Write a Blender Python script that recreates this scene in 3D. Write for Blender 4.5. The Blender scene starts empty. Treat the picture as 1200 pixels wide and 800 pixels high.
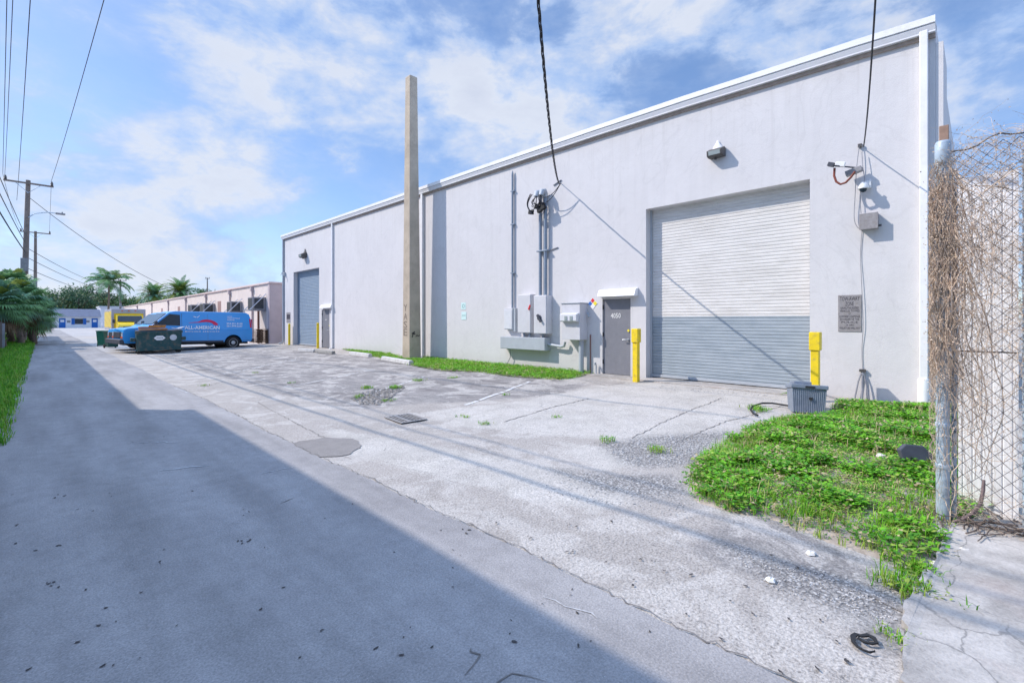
import bpy, math, random
import numpy as np
from mathutils import Vector, Matrix
R = math.radians
rnd = random.Random(7)
scene = bpy.context.scene
col = scene.collection

# ---------------------------------------------------------------- camera calibration (used to find where things stand)
TH = R(45.1); S_, C_ = math.sin(TH), math.cos(TH); CZ = 1.477; D = 11.03; FPX = 550.0
def ray(px, py):
    a = (px-600)/FPX
    return (S_+a*C_, C_-a*S_, (376-py)/FPX)
def W(px, py, off=0.0):                       # point on a plane parallel to the warehouse wall -> (Y, Z)
    d = ray(px, py); t = (D-off)/d[0]
    return t*d[1], CZ+t*d[2]
def gz(x, y=0.0):
    xs = (-50, 2.4, 4.4, 11.03, 12); zs = (-.143, -.143, -.165, 0.0, 0.0)
    return float(np.interp(x, xs, zs))
def G(px, py):                                # point on the ground
    d = ray(px, py); z = -.1
    for i in range(30):
        t = (z-CZ)/d[2]; z = gz(t*d[0])
    return (t*d[0], t*d[1], z)

# ---------------------------------------------------------------- mesh builder
class MB:
    def __init__(s): s.v = []; s.f = []; s.mi = []; s.m = 0
    def add(s, vs, fs):
        n = len(s.v); s.v.extend([tuple(p) for p in vs])
        for f in fs: s.f.append(tuple(i+n for i in f)); s.mi.append(s.m)
    def box(s, x0, x1, y0, y1, z0, z1):
        s.add([(x0,y0,z0),(x1,y0,z0),(x1,y1,z0),(x0,y1,z0),(x0,y0,z1),(x1,y0,z1),(x1,y1,z1),(x0,y1,z1)],
              [(0,3,2,1),(4,5,6,7),(0,1,5,4),(1,2,6,5),(2,3,7,6),(3,0,4,7)]); return s
    def obox(s, c, sx, sy, sz, rot=None):     # oriented box about c
        m = rot or Matrix.Identity(3); c = Vector(c)
        vs = [c + m @ Vector((i*sx/2, j*sy/2, k*sz/2)) for k in (-1,1) for i, j in ((-1,-1),(1,-1),(1,1),(-1,1))]
        s.add(vs, [(0,3,2,1),(4,5,6,7),(0,1,5,4),(1,2,6,5),(2,3,7,6),(3,0,4,7)]); return s
    def tube(s, pts, r, n=8, cap=True):
        pts = [Vector(p) for p in pts]; N = len(pts)
        rs = r if isinstance(r, (list, tuple)) else [r]*N
        vs = []; up = None
        for i, p in enumerate(pts):
            t = (pts[min(i+1,N-1)]-pts[max(i-1,0)])
            if t.length < 1e-9: t = Vector((0,0,1))
            t.normalize()
            if up is None:
                up = Vector((0,0,1)) if abs(t.z) < .9 else Vector((1,0,0))
            a = t.cross(up)
            if a.length < 1e-6: a = t.cross(Vector((.3,1,.2)))
            a.normalize(); b = a.cross(t).normalized(); up = b
            for k in range(n):
                q = 2*math.pi*k/n
                vs.append(p + (a*math.cos(q)+b*math.sin(q))*rs[i])
        fs = []
        for i in range(N-1):
            for k in range(n):
                k2 = (k+1) % n
                fs.append((i*n+k, i*n+k2, (i+1)*n+k2, (i+1)*n+k))
        if cap and n > 2:
            fs.append(tuple(range(n-1,-1,-1))); fs.append(tuple((N-1)*n+k for k in range(n)))
        s.add(vs, fs); return s
    def lathe(s, prof, c, axis='z', n=20):    # prof: (r, h) list
        vs = []; cx, cy, cz = c
        for r, h in prof:
            for k in range(n):
                q = 2*math.pi*k/n; u, w = r*math.cos(q), r*math.sin(q)
                if axis == 'z': vs.append((cx+u, cy+w, cz+h))
                elif axis == 'y': vs.append((cx+w, cy+h, cz+u))
                else: vs.append((cx+h, cy+u, cz+w))
        fs = []
        for i in range(len(prof)-1):
            for k in range(n):
                k2 = (k+1) % n
                fs.append((i*n+k, i*n+k2, (i+1)*n+k2, (i+1)*n+k))
        fs.append(tuple(range(n-1,-1,-1))); fs.append(tuple((len(prof)-1)*n+k for k in range(n)))
        s.add(vs, fs); return s
    def prism(s, poly, fn0, fn1):             # poly of 2D points; fn0/fn1 map a 2D point to the two ends
        n = len(poly)
        s.add([fn0(p) for p in poly]+[fn1(p) for p in poly],
              [tuple(range(n-1,-1,-1)), tuple(range(n,2*n))] + [(i,(i+1)%n,n+(i+1)%n,n+i) for i in range(n)]); return s
    def quad(s, *p): s.add(p, [tuple(range(len(p)))]); return s
    def build(s, name, mat, parent=None, world=False, bevel=0, smooth=None, seg=2):
        me = bpy.data.meshes.new(name); vs = s.v
        if parent is not None and world:
            o = Vector(); p = parent
            while p: o += p.location; p = p.parent
            vs = [(x-o.x, y-o.y, z-o.z) for x, y, z in vs]
        elif parent is None and world:
            pass
        me.from_pydata(vs, [], s.f)
        for m in (mat if isinstance(mat, (list, tuple)) else [mat]): me.materials.append(m)
        if any(s.mi): me.polygons.foreach_set('material_index', s.mi)
        me.update()
        ob = bpy.data.objects.new(name, me); col.objects.link(ob)
        if parent is not None: ob.parent = parent
        if smooth:
            me.polygons.foreach_set('use_smooth', [True]*len(me.polygons))
            me.set_sharp_from_angle(angle=R(smooth))
        if bevel:
            bm = ob.modifiers.new('edge', 'BEVEL'); bm.width = bevel; bm.segments = seg; bm.limit_method = 'ANGLE'; bm.angle_limit = R(40)
        return ob
def props(o, label, cat, group=None):
    o['label'] = label; o['category'] = cat
    if group: o['group'] = group
    return o
def thing(name, label, cat, loc=(0,0,0), rz=0, group=None):
    o = bpy.data.objects.new(name, None); col.objects.link(o); o.empty_display_size = .1
    o.location = loc; o.rotation_euler = (0,0,rz); return props(o, label, cat, group)
def kind(o, k): o['kind'] = k; return o
def copy_thing(o, loc, label, rz=None, group=None):
    c = o.copy(); col.objects.link(c); c.location = loc; c['label'] = label
    if rz is not None: c.rotation_euler = (0,0,rz)
    if group: c['group'] = group
    for ch in [x for x in col.objects if x.parent == o]:
        d = ch.copy(); col.objects.link(d); d.parent = c
        for g in [x for x in col.objects if x.parent == ch]:
            e = g.copy(); col.objects.link(e); e.parent = d
    return c
BOLD = [.004]
def text_geo(body, spacing=1.0):
    cu = bpy.data.curves.new('lettering', 'FONT'); cu.body = body; cu.space_character = spacing
    cu.fill_mode = 'FRONT'; cu.resolution_u = 2; cu.offset = BOLD[0]
    ob = bpy.data.objects.new('lettering', cu); col.objects.link(ob)
    dg = bpy.context.evaluated_depsgraph_get(); ev = ob.evaluated_get(dg); me = ev.to_mesh()
    vs = [tuple(v.co) for v in me.vertices]; fs = [tuple(p.vertices) for p in me.polygons]
    ev.to_mesh_clear(); bpy.data.objects.remove(ob); bpy.data.curves.remove(cu)
    xs = [v[0] for v in vs]; ys = [v[1] for v in vs]
    return vs, fs, min(xs), max(xs), min(ys), max(ys)
def put_text(mb, body, org, ux, uy, w=None, h=None, spacing=1.0, shear=0):
    vs, fs, x0, x1, y0, y1 = text_geo(body, spacing)
    org = Vector(org); ux = Vector(ux); uy = Vector(uy)
    kx = w/(x1-x0) if w else h/(y1-y0); ky = h/(y1-y0) if h else kx
    mb.add([org+ux*((x-x0)*kx+shear*(y-y0)*ky)+uy*((y-y0)*ky) for x, y, z in vs], fs)

# ---------------------------------------------------------------- materials
def nt(name):
    m = bpy.data.materials.new(name); m.use_nodes = True; t = m.node_tree
    return m, t, t.nodes['Principled BSDF']
def N(t, typ, **kw):
    n = t.nodes.new(typ)
    for k, v in kw.items():
        if k in n.inputs.keys(): n.inputs[k].default_value = v
        else: setattr(n, k, v)
    return n
def c4(c): return (c[0], c[1], c[2], 1)
def noise(t, vec, scale, detail=5, rough=.55, dist=0):
    n = N(t, 'ShaderNodeTexNoise', Scale=scale, Detail=detail, Roughness=rough, Distortion=dist)
    if vec is not None: t.links.new(vec, n.inputs['Vector'])
    return n.outputs['Fac']
def ramp(t, fac, stops):
    n = N(t, 'ShaderNodeValToRGB'); e = n.color_ramp.elements
    while len(e) < len(stops): e.new(.5)
    for i, (p, c) in enumerate(stops):
        e[i].position = p; e[i].color = c4(c) if isinstance(c, (tuple, list)) else (c, c, c, 1)
    t.links.new(fac, n.inputs['Fac']); return n.outputs['Color']
def mix(t, a, b, fac, typ='MIX'):
    n = N(t, 'ShaderNodeMix', data_type='RGBA', blend_type=typ)
    for i, v in ((0, fac), (6, a), (7, b)):
        if hasattr(v, 'is_output'): t.links.new(v, n.inputs[i])
        else: n.inputs[i].default_value = c4(v) if isinstance(v, (tuple, list)) else v
    return n.outputs[2]
def math_(t, op, a, b=0.0, clamp=False):
    n = N(t, 'ShaderNodeMath', operation=op); n.use_clamp = clamp
    for i, v in ((0, a), (1, b)):
        if hasattr(v, 'is_output'): t.links.new(v, n.inputs[i])
        else: n.inputs[i].default_value = v
    return n.outputs[0]
def coords(t, scale=(1,1,1)):
    n = N(t, 'ShaderNodeNewGeometry')
    m = N(t, 'ShaderNodeMapping'); m.inputs['Scale'].default_value = scale
    t.links.new(n.outputs['Position'], m.inputs['Vector']); return m.outputs['Vector']
def bump(t, bs, h, strength, dist=.01):
    n = N(t, 'ShaderNodeBump', Strength=strength, Distance=dist); t.links.new(h, n.inputs['Height'])
    t.links.new(n.outputs['Normal'], bs.inputs['Normal'])
def mat(name, c, rough=.6, metal=0, var=.12, scale=6, bmp=0, bscale=60, dirt=None, dirt_amt=.5, dscale=3, spec=.4, alpha=None, two=False):
    m, t, b = nt(name); v = coords(t)
    f = noise(t, v, scale, 6, .6)
    lo = tuple(max(0, x*(1-var)) for x in c); hi = tuple(min(1, x*(1+var)) for x in c)
    out = ramp(t, f, [(.3, lo), (.7, hi)])
    if dirt:
        d = noise(t, v, dscale, 8, .65)
        d = ramp(t, d, [(.5, 0.0), (.72, dirt_amt)])
        out = mix(t, out, dirt, d)
    t.links.new(out, b.inputs['Base Color'])
    b.inputs['Roughness'].default_value = rough; b.inputs['Metallic'].default_value = metal
    b.inputs['Specular IOR Level'].default_value = spec
    if bmp: bump(t, b, noise(t, v, bscale, 4, .6), bmp)
    return m
def leafmat(name, c, var=.35, scale=3.0, trans=.25):
    m, t, b = nt(name); v = coords(t)
    f = noise(t, v, scale, 4, .6)
    out = ramp(t, f, [(.3, tuple(x*(1-var) for x in c)), (.7, tuple(min(1, x*(1+var)) for x in c))])
    t.links.new(out, b.inputs['Base Color']); b.inputs['Roughness'].default_value = .55
    b.inputs['Specular IOR Level'].default_value = .25
    tr = N(t, 'ShaderNodeBsdfTranslucent'); t.links.new(out, tr.inputs['Color'])
    mx = N(t, 'ShaderNodeMixShader', Fac=trans)
    t.links.new(b.outputs[0], mx.inputs[1]); t.links.new(tr.outputs[0], mx.inputs[2])
    t.links.new(mx.outputs[0], t.nodes['Material Output'].inputs['Surface']); return m

def stucco(name, c, patch=.022, streak=.016):
    m, t, b = nt(name); v = coords(t)
    f1 = noise(t, v, .55, 5, .6, 1.2); f2 = noise(t, v, 3.2, 6, .65); vs = coords(t, (1.0, 1.6, .16)); f3 = noise(t, vs, 3.0, 6, .7)
    base = ramp(t, f1, [(.40, tuple(x*(1-patch) for x in c)), (.52, c), (.60, tuple(min(1, x*(1+patch*.8)) for x in c))])
    base = mix(t, base, ramp(t, f2, [(.3, .95), (.7, 1.0)]), .4, 'MULTIPLY')
    base = mix(t, base, ramp(t, f3, [(.30, 1-streak*4), (.55, 1.0)]), .6, 'MULTIPLY')
    # repair patches with trowelled edges
    pv = noise(t, coords(t, (1, .5, .5)), .9, 3, .5, 2.5)
    edge = ramp(t, pv, [(.485, 1.0), (.5, .93), (.515, 1.0)])
    base = mix(t, base, edge, .8, 'MULTIPLY')
    # splashed dirt low on the wall
    sep = N(t, 'ShaderNodeSeparateXYZ'); t.links.new(v, sep.inputs[0])
    low = math_(t, 'MULTIPLY', ramp(t, sep.outputs['Z'], [(0.0, 1.0), (.38, 0.0)]), f2)
    base = mix(t, base, (.36,.34,.30), math_(t, 'MULTIPLY', low, .35))
    drip = ramp(t, noise(t, coords(t, (1, 2.6, .07)), 3.0, 5, .7), [(.54, 0.0), (.66, 1.0)])
    drip = math_(t, 'MULTIPLY', drip, ramp(t, math_(t, 'MULTIPLY', sep.outputs['Z'], .14), [(.45, 0.0), (.93, .20)]))
    base = mix(t, base, (.43,.41,.40), drip)
    t.links.new(base, b.inputs['Base Color']); b.inputs['Roughness'].default_value = .85
    b.inputs['Specular IOR Level'].default_value = .2
    h = math_(t, 'ADD', noise(t, v, 45, 5, .65), math_(t, 'MULTIPLY', noise(t, v, 5, 4, .5), 1.6))
    bump(t, b, h, .28, .012); return m

M = {}
M['wall'] = stucco('painted_stucco', (.645,.632,.645))
M['trim'] = mat('white_trim_metal', (.80,.80,.82), .45, var=.05, scale=3, dirt=(.5,.47,.42), dirt_amt=.25, dscale=5)
M['trim2'] = mat('off_white_trim_metal', (.66,.67,.71), .5, var=.06, scale=3, dirt=(.42,.38,.34), dirt_amt=.3)
M['soffit'] = mat('bare_wood_soffit', (.36,.29,.25), .8, var=.2, scale=8)
M['greypaint'] = mat('grey_door_paint', (.20,.205,.235), .5, var=.07, scale=7, bmp=.05, dirt=(.3,.3,.31), dirt_amt=.25)
M['bluegrey'] = mat('blue_grey_door_paint', (.235,.31,.40), .5, var=.08, scale=5, dirt=(.36,.38,.40), dirt_amt=.3)
M['black'] = mat('black_rubber', (.02,.02,.022), .7, var=.3)
M['dark'] = mat('dark_gap', (.03,.03,.032), .9)
M['cab'] = mat('painted_steel_box', (.60,.60,.635), .5, var=.06, scale=6, dirt=(.38,.36,.34), dirt_amt=.25)
M['cab2'] = mat('grey_steel_box', (.42,.455,.50), .5, var=.07, scale=6, dirt=(.25,.25,.26), dirt_amt=.25)
M['galv'] = mat('galvanised_steel', (.42,.52,.62), .45, .12, var=.16, scale=14, dirt=(.2,.19,.18), dirt_amt=.4, dscale=6)
M['conduit'] = mat('painted_conduit', (.25,.30,.37), .45, .2, var=.12, scale=10)
M['yellow'] = mat('yellow_safety_paint', (.84,.62,.02), .5, var=.08, scale=8, dirt=(.30,.23,.10), dirt_amt=.6, dscale=9, bmp=.06)
M['white'] = mat('white_paint', (.8,.8,.8), .5, var=.04)
M['bronze'] = mat('dark_bronze_metal', (.09,.085,.085), .5, .2, var=.2)
M['lens'] = mat('clear_lens', (.33,.38,.38), .15, var=.1, spec=.8)
M['cable'] = mat('black_cable', (.03,.03,.04), .6, var=.2)
M['greycable'] = mat('grey_cable', (.25,.26,.30), .6, var=.2)
M['redcable'] = mat('rust_red_cable', (.22,.06,.04), .6, var=.2)
M['signgrey'] = mat('weathered_sign_metal', (.29,.275,.285), .6, var=.16, scale=22, dirt=(.2,.17,.14), dirt_amt=.5, dscale=18)
M['ink'] = mat('dark_sign_ink', (.045,.04,.055), .7, var=.5, scale=40)
M['cyan'] = mat('pale_cyan_sign', (.62,.80,.80), .5, var=.05)
M['teal'] = mat('teal_sign_ink', (.22,.42,.42), .6)
M['red'] = mat('red_paint', (.62,.04,.05), .45, var=.08)
M['blue'] = mat('blue_sign_paint', (.04,.14,.45), .5)
M['signyellow'] = mat('yellow_sign_paint', (.85,.70,.05), .5)
M['concpole'] = mat('old_concrete', (.47,.395,.31), .9, var=.13, scale=2.2, bmp=.25, bscale=40, dirt=(.20,.165,.13), dirt_amt=.45, dscale=1.6)
M['stop'] = mat('wheel_stop_concrete', (.52,.51,.50), .9, var=.12, scale=9, bmp=.3, bscale=50, dirt=(.25,.23,.22), dirt_amt=.5)
M['grate'] = mat('cast_iron', (.30,.29,.29), .8, .1, var=.25, scale=20)
M['plastic'] = mat('slate_blue_plastic', (.19,.225,.285), .6, var=.12, scale=9, dirt=(.32,.33,.35), dirt_amt=.4, dscale=12)
M['wood'] = mat('weathered_pole_wood', (.20,.165,.145), .85, var=.2, scale=4)
M['graywood'] = mat('grey_weathered_wood', (.33,.34,.37), .85, var=.25, scale=6)
M['oldwood'] = mat('brown_pallet_wood', (.17,.105,.07), .85, var=.4, scale=9)
M['orangewood'] = mat('new_orange_lumber', (.45,.20,.06), .75, var=.3, scale=9)
M['pink'] = mat('pale_pink_stucco', (.72,.62,.57), .85, var=.06, scale=1.5, dirt=(.5,.42,.40), dirt_amt=.25, dscale=1.2)
M['pinkend'] = mat('darker_pink_stucco', (.52,.43,.43), .85, var=.07, scale=2)  # darker pink for the end wall, corner trim and downpipes
M['acgrey'] = mat('air_conditioner_case', (.27,.265,.28), .6, var=.15, scale=8)
M['acdark'] = mat('air_conditioner_grille', (.05,.055,.06), .7, var=.3)
M['vanblue'] = mat('sky_blue_vehicle_paint', (.045,.33,.76), .25, var=.04, scale=2, spec=.6)
M['vanroof'] = mat('pale_roof_paint', (.50,.62,.75), .3, var=.05)
M['glass'] = mat('dark_vehicle_glass', (.02,.04,.06), .12, var=.1, spec=.35)
M['bumper'] = mat('charcoal_bumper_plastic', (.06,.065,.085), .55, var=.2)
M['tyre'] = mat('tyre_rubber', (.018,.018,.02), .85, var=.3)
M['rim'] = mat('silver_wheel_rim', (.50,.52,.55), .35, .4, var=.1)
M['vanwhite'] = mat('white_vinyl_lettering', (.85,.86,.9), .5, var=.02)
M['vanred'] = mat('crimson_vinyl', (.70,.02,.09), .45, var=.05)
M['taillight'] = mat('red_lamp_lens', (.6,.02,.03), .2)
M['amber'] = mat('amber_lamp_lens', (.75,.14,.03), .25)
M['headlamp'] = mat('clear_headlamp', (.55,.6,.65), .1, spec=.9)
M['truckyellow'] = mat('truck_yellow_paint', (.80,.56,.01), .35, var=.06, scale=2)
M['truckbox'] = mat('aluminium_truck_box', (.40,.40,.47), .5, var=.1, scale=2)
M['dumpgreen'] = mat('dark_green_steel', (.02,.075,.08), .6, var=.25, scale=5, dirt=(.20,.12,.07), dirt_amt=.75, dscale=5)
M['bingreen'] = mat('dark_green_plastic', (.022,.07,.055), .5, var=.15)
M['bingreen2'] = mat('mid_green_plastic', (.01,.13,.075), .5, var=.15)
M['farwhite'] = mat('far_white_stucco', (.80,.80,.84), .85, var=.05, scale=1)
M['farroof'] = mat('slate_blue_roof', (.10,.125,.19), .8, var=.15, scale=1.5)
M['fardoor'] = mat('royal_blue_paint', (.01,.13,.48), .5, var=.05)
M['neighbour'] = mat('grey_rendered_wall', (.5,.5,.52), .85, var=.06, scale=1)
M['stone'] = mat('pale_limestone', (.62,.59,.55), .9, var=.15, scale=20, bmp=.3)
M['litter'] = mat('dark_litter', (.05,.045,.045), .8, var=.4, scale=30)
M['trunk'] = mat('palm_trunk_bark', (.20,.155,.125), .9, var=.3, scale=8, bmp=.4, bscale=25)
M['bark'] = mat('tree_bark', (.12,.09,.07), .9, var=.3, scale=3)
M['grass'] = leafmat('bright_weed_green', (.17,.45,.022), .3, 2.5)
M['grass2'] = leafmat('deep_weed_green', (.085,.28,.022), .35, 3)
M['grass3'] = leafmat('yellow_weed_green', (.30,.42,.07), .3, 3)
M['dry'] = leafmat('dry_straw', (.48,.38,.22), .3, 8, .15)
M['vine'] = mat('dead_vine_stem', (.60,.475,.37), .9, var=.35, scale=9)
M['vine2'] = mat('dead_vine_leaf', (.66,.53,.41), .9, var=.35, scale=25)
M['palm'] = leafmat('palm_green', (.17,.33,.13), .4, 1.5)
M['palm2'] = leafmat('palm_blue_green', (.16,.30,.19), .4, 1.5)
M['palm3'] = leafmat('palm_yellow_green', (.20,.26,.05), .4, 1.5)
M['palmdry'] = leafmat('dead_palm_frond', (.17,.11,.06), .4, 1.5)
M['leafA'] = leafmat('tree_leaf_dark', (.06,.13,.075), .4, .35)
M['leafB'] = leafmat('tree_leaf_mid', (.11,.20,.075), .4, .35)
M['leafC'] = leafmat('tree_leaf_olive', (.20,.23,.085), .4, .35)

def white_panel():
    m, t, b = nt('weathered_white_panel'); v = coords(t)
    s = noise(t, coords(t, (1, 5, .5)), 4, 7, .7); f = noise(t, v, 9, 8, .7)
    base = ramp(t, s, [(.3, (.74,.73,.74)), (.55, (.88,.88,.90))])
    sp = ramp(t, f, [(.56, 0.0), (.66, .75)])
    z = N(t, 'ShaderNodeSeparateXYZ'); t.links.new(v, z.inputs[0])
    base = mix(t, base, (.22,.19,.17), math_(t, 'MULTIPLY', sp, ramp(t, noise(t, v, 1.3, 3), [(.38, .1), (.6, .9)])))
    t.links.new(base, b.inputs['Base Color']); b.inputs['Roughness'].default_value = .7; return m
M['panel'] = white_panel()

def rolldoor():
    m, t, b = nt('roll_up_door_paint'); v = coords(t)
    z = N(t, 'ShaderNodeSeparateXYZ'); t.links.new(v, z.inputs[0])
    f = noise(t, coords(t, (1, .35, 1.4)), 5, 7, .65)
    up = ramp(t, f, [(.3, (.575,.56,.54)), (.6, (.70,.685,.67))])
    # ghost of painted-over scrawl
    g = noise(t, coords(t, (1, 1.3, 1.0)), 2.2, 2, .4, 3.0)
    gl = ramp(t, g, [(.49, 0.0), (.5, .22), (.51, 0.0)])
    up = mix(t, up, (.36,.35,.35), gl)
    lo = ramp(t, f, [(.3, (.27,.32,.365)), (.65, (.36,.41,.455))])
    st = math_(t, 'GREATER_THAN', z.outputs['Z'], 1.585)
    out = mix(t, lo, up, st)
    t.links.new(out, b.inputs['Base Color']); b.inputs['Roughness'].default_value = .55; b.inputs['Specular IOR Level'].default_value = .3
    return m
M['rolldoor'] = rolldoor()

def asphalt(name, lo, hi, lane=True):
    m, t, b = nt(name); v = coords(t)
    f = noise(t, v, .45, 6, .6); g = noise(t, coords(t, (1.6, .22, 1)), 1.3, 5, .6)
    fine = noise(t, v, 85, 3, .7); mid = noise(t, v, 6, 6, .65)
    base = ramp(t, f, [(.3, lo), (.68, hi)])
    if lane: base = mix(t, base, ramp(t, g, [(.32, .72), (.62, 1.10)]), .8, 'MULTIPLY')
    base = mix(t, base, ramp(t, mid, [(.3, .80), (.6, 1.0)]), .7, 'MULTIPLY')
    vo = N(t, 'ShaderNodeTexVoronoi', Scale=75.0); t.links.new(v, vo.inputs['Vector'])
    base = mix(t, base, ramp(t, fine, [(.32, .66), (.5, 1.0), (.72, 1.38)]), .65, 'MULTIPLY')
    sp = math_(t, 'MULTIPLY', ramp(t, vo.outputs['Distance'], [(.10, 1.0), (.22, 0.0)]), ramp(t, noise(t, v, 30, 2), [(.52, 0.0), (.62, .8)]))
    base = mix(t, base, (.50,.48,.47), sp)
    # stains
    st = ramp(t, noise(t, v, 1.1, 7, .7), [(.62, 0.0), (.74, .25)])
    base = mix(t, base, (.16,.16,.165), st)
    t.links.new(base, b.inputs['Base Color']); b.inputs['Roughness'].default_value = .9; b.inputs['Specular IOR Level'].default_value = .2
    h = math_(t, 'ADD', fine, math_(t, 'MULTIPLY', vo.outputs['Distance'], .8))
    bump(t, b, h, .35, .008); return m
M['alley'] = asphalt('alley_asphalt', (.275,.262,.262), (.34,.325,.32))
M['patch'] = asphalt('patch_asphalt', (.215,.195,.185), (.27,.25,.235), False)

def lot():
    m, t, b = nt('worn_lot_paving'); v = coords(t)
    at = N(t, 'ShaderNodeAttribute', attribute_name='zones'); sp = N(t, 'ShaderNodeSeparateColor'); t.links.new(at.outputs['Color'], sp.inputs[0])
    n1 = noise(t, v, 2.2, 8, .68); n2 = noise(t, v, 11, 7, .7); fine = noise(t, v, 60, 3, .7); big = noise(t, v, .5, 5, .6)
    nn = math_(t, 'ADD', math_(t, 'MULTIPLY', n1, .75), math_(t, 'MULTIPLY', n2, .45))
    def zone(o, soft=.10):
        s = math_(t, 'ADD', o, math_(t, 'SUBTRACT', nn, .60))
        return ramp(t, s, [(.5-soft, 0.0), (.5+soft, 1.0)])
    zl, zg, zd = zone(sp.outputs[0], .14), zone(sp.outputs[1], .16), zone(sp.outputs[2], .16)
    base = ramp(t, big, [(.3, (.332,.300,.272)), (.7, (.402,.366,.334))])
    light = ramp(t, n1, [(.35, (.39,.36,.328)), (.65, (.505,.472,.432))])
    streak = noise(t, coords(t, (1.0, .38, 1)), 3.0, 9, .70, .3)
    dark = ramp(t, streak, [(.34, (.172,.157,.150)), (.48, (.242,.223,.213)), (.60, (.302,.279,.262)), (.70, (.415,.382,.352))])
    base = mix(t, base, dark, zd); base = mix(t, base, light, zl)
    # old coating scraped away, in ragged patches
    wear = ramp(t, noise(t, v, 1.4, 9, .72, .6), [(.50, 0.0), (.57, .7)])
    base = mix(t, base, (.485,.45,.415), wear)
    wear2 = ramp(t, noise(t, coords(t, (.8,.5,1)), 2.1, 9, .74, .4), [(.51, 0.0), (.60, .42)])
    base = mix(t, base, (.235,.225,.215), math_(t, 'MULTIPLY', wear2, math_(t, 'ADD', .25, math_(t, 'MULTIPLY', zd, .75))))
    # exposed aggregate
    vo = N(t, 'ShaderNodeTexVoronoi', Scale=42.0); t.links.new(v, vo.inputs['Vector'])
    vc = N(t, 'ShaderNodeSeparateColor'); t.links.new(vo.outputs['Color'], vc.inputs[0])
    peb = ramp(t, vc.outputs[0], [(.0, (.23,.22,.22)), (.5, (.40,.385,.375)), (1.0, (.62,.60,.58))])
    peb = mix(t, peb, ramp(t, vo.outputs['Distance'], [(.25, 1.0), (.6, .35)]), 1.0, 'MULTIPLY')
    base = mix(t, base, peb, math_(t, 'MULTIPLY', zg, .72))
    base = mix(t, base, ramp(t, fine, [(.34, .52), (.5, 1.0), (.66, 1.42)]), .75, 'MULTIPLY')
    spk = ramp(t, noise(t, v, 24, 4, .75), [(.60, 0.0), (.66, .6)])
    base = mix(t, base, (.12,.115,.11), spk)
    # hairline cracks
    wv = N(t, 'ShaderNodeMix', data_type='VECTOR'); wv.inputs[0].default_value = .12
    nz = N(t, 'ShaderNodeTexNoise', Scale=3.0, Detail=4.0); t.links.new(v, nz.inputs['Vector'])
    t.links.new(v, wv.inputs[4]); t.links.new(nz.outputs['Color'], wv.inputs[5])
    cr = N(t, 'ShaderNodeTexVoronoi', feature='DISTANCE_TO_EDGE', Scale=.62); t.links.new(wv.outputs[1], cr.inputs['Vector'])
    ck = math_(t, 'MULTIPLY', ramp(t, cr.outputs['Distance'], [(.0015, 1.0), (.005, 0.0)]), ramp(t, n1, [(.52, 0.0), (.6, .45)]))
    base = mix(t, base, (.09,.085,.08), ck)
    t.links.new(base, b.inputs['Base Color']); b.inputs['Roughness'].default_value = .92; b.inputs['Specular IOR Level'].default_value = .15
    h = math_(t, 'ADD', math_(t, 'ADD', math_(t, 'MULTIPLY', n2, 1.2), fine), math_(t, 'MULTIPLY', zg, math_(t, 'SUBTRACT', .8, vo.outputs['Distance'])))
    bump(t, b, h, .55, .014); return m
M['lot'] = lot()
def slabmat():
    m, t, b = nt('old_concrete_slab'); v = coords(t)
    f = noise(t, v, 1.1, 8, .68, .5); g = noise(t, v, 5, 8, .7); fine = noise(t, v, 60, 3, .7)
    base = ramp(t, f, [(.32, (.265,.247,.23)), (.5, (.39,.364,.34)), (.68, (.515,.485,.455))])
    base = mix(t, base, ramp(t, g, [(.35, .72), (.6, 1.05)]), .8, 'MULTIPLY')
    base = mix(t, base, (.42,.33,.29), ramp(t, noise(t, v, .9, 4), [(.55, 0.0), (.68, .4)]))
    base = mix(t, base, ramp(t, fine, [(.3, .7), (.6, 1.1)]), .6, 'MULTIPLY')
    wv = N(t, 'ShaderNodeMix', data_type='VECTOR'); wv.inputs[0].default_value = .15
    nz = N(t, 'ShaderNodeTexNoise', Scale=4.0, Detail=5.0); t.links.new(v, nz.inputs['Vector'])
    t.links.new(v, wv.inputs[4]); t.links.new(nz.outputs['Color'], wv.inputs[5])
    cr = N(t, 'ShaderNodeTexVoronoi', feature='DISTANCE_TO_EDGE', Scale=1.5); t.links.new(wv.outputs[1], cr.inputs['Vector'])
    ck = math_(t, 'MULTIPLY', ramp(t, cr.outputs['Distance'], [(.002, 1.0), (.007, 0.0)]), ramp(t, f, [(.45, 0.0), (.55, .6)]))
    base = mix(t, base, (.10,.10,.10), ck)
    t.links.new(base, b.inputs['Base Color']); b.inputs['Roughness'].default_value = .9; b.inputs['Specular IOR Level'].default_value = .2
    bump(t, b, math_(t, 'ADD', g, fine), .4, .012); return m
M['slab'] = slabmat()
M['soil'] = mat('sandy_soil', (.33,.275,.225), .95, var=.3, scale=9, bmp=.6, bscale=30, dirt=(.50,.46,.42), dirt_amt=.8, dscale=7)
M['turfsoil'] = mat('dark_turf_soil', (.07,.115,.03), .95, var=.4, scale=5, bmp=.4)
M['paint'] = mat('worn_white_road_paint', (.62,.61,.60), .8, var=.2, scale=14, dirt=(.33,.32,.31), dirt_amt=.9, dscale=9)
M['crack'] = mat('crack_soil', (.17,.155,.145), .95, var=.3, scale=20)  # dark fill colour of the cracks themselves
M['farground'] = mat('distant_ground', (.30,.29,.27), .95, var=.2, scale=.1)

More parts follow.
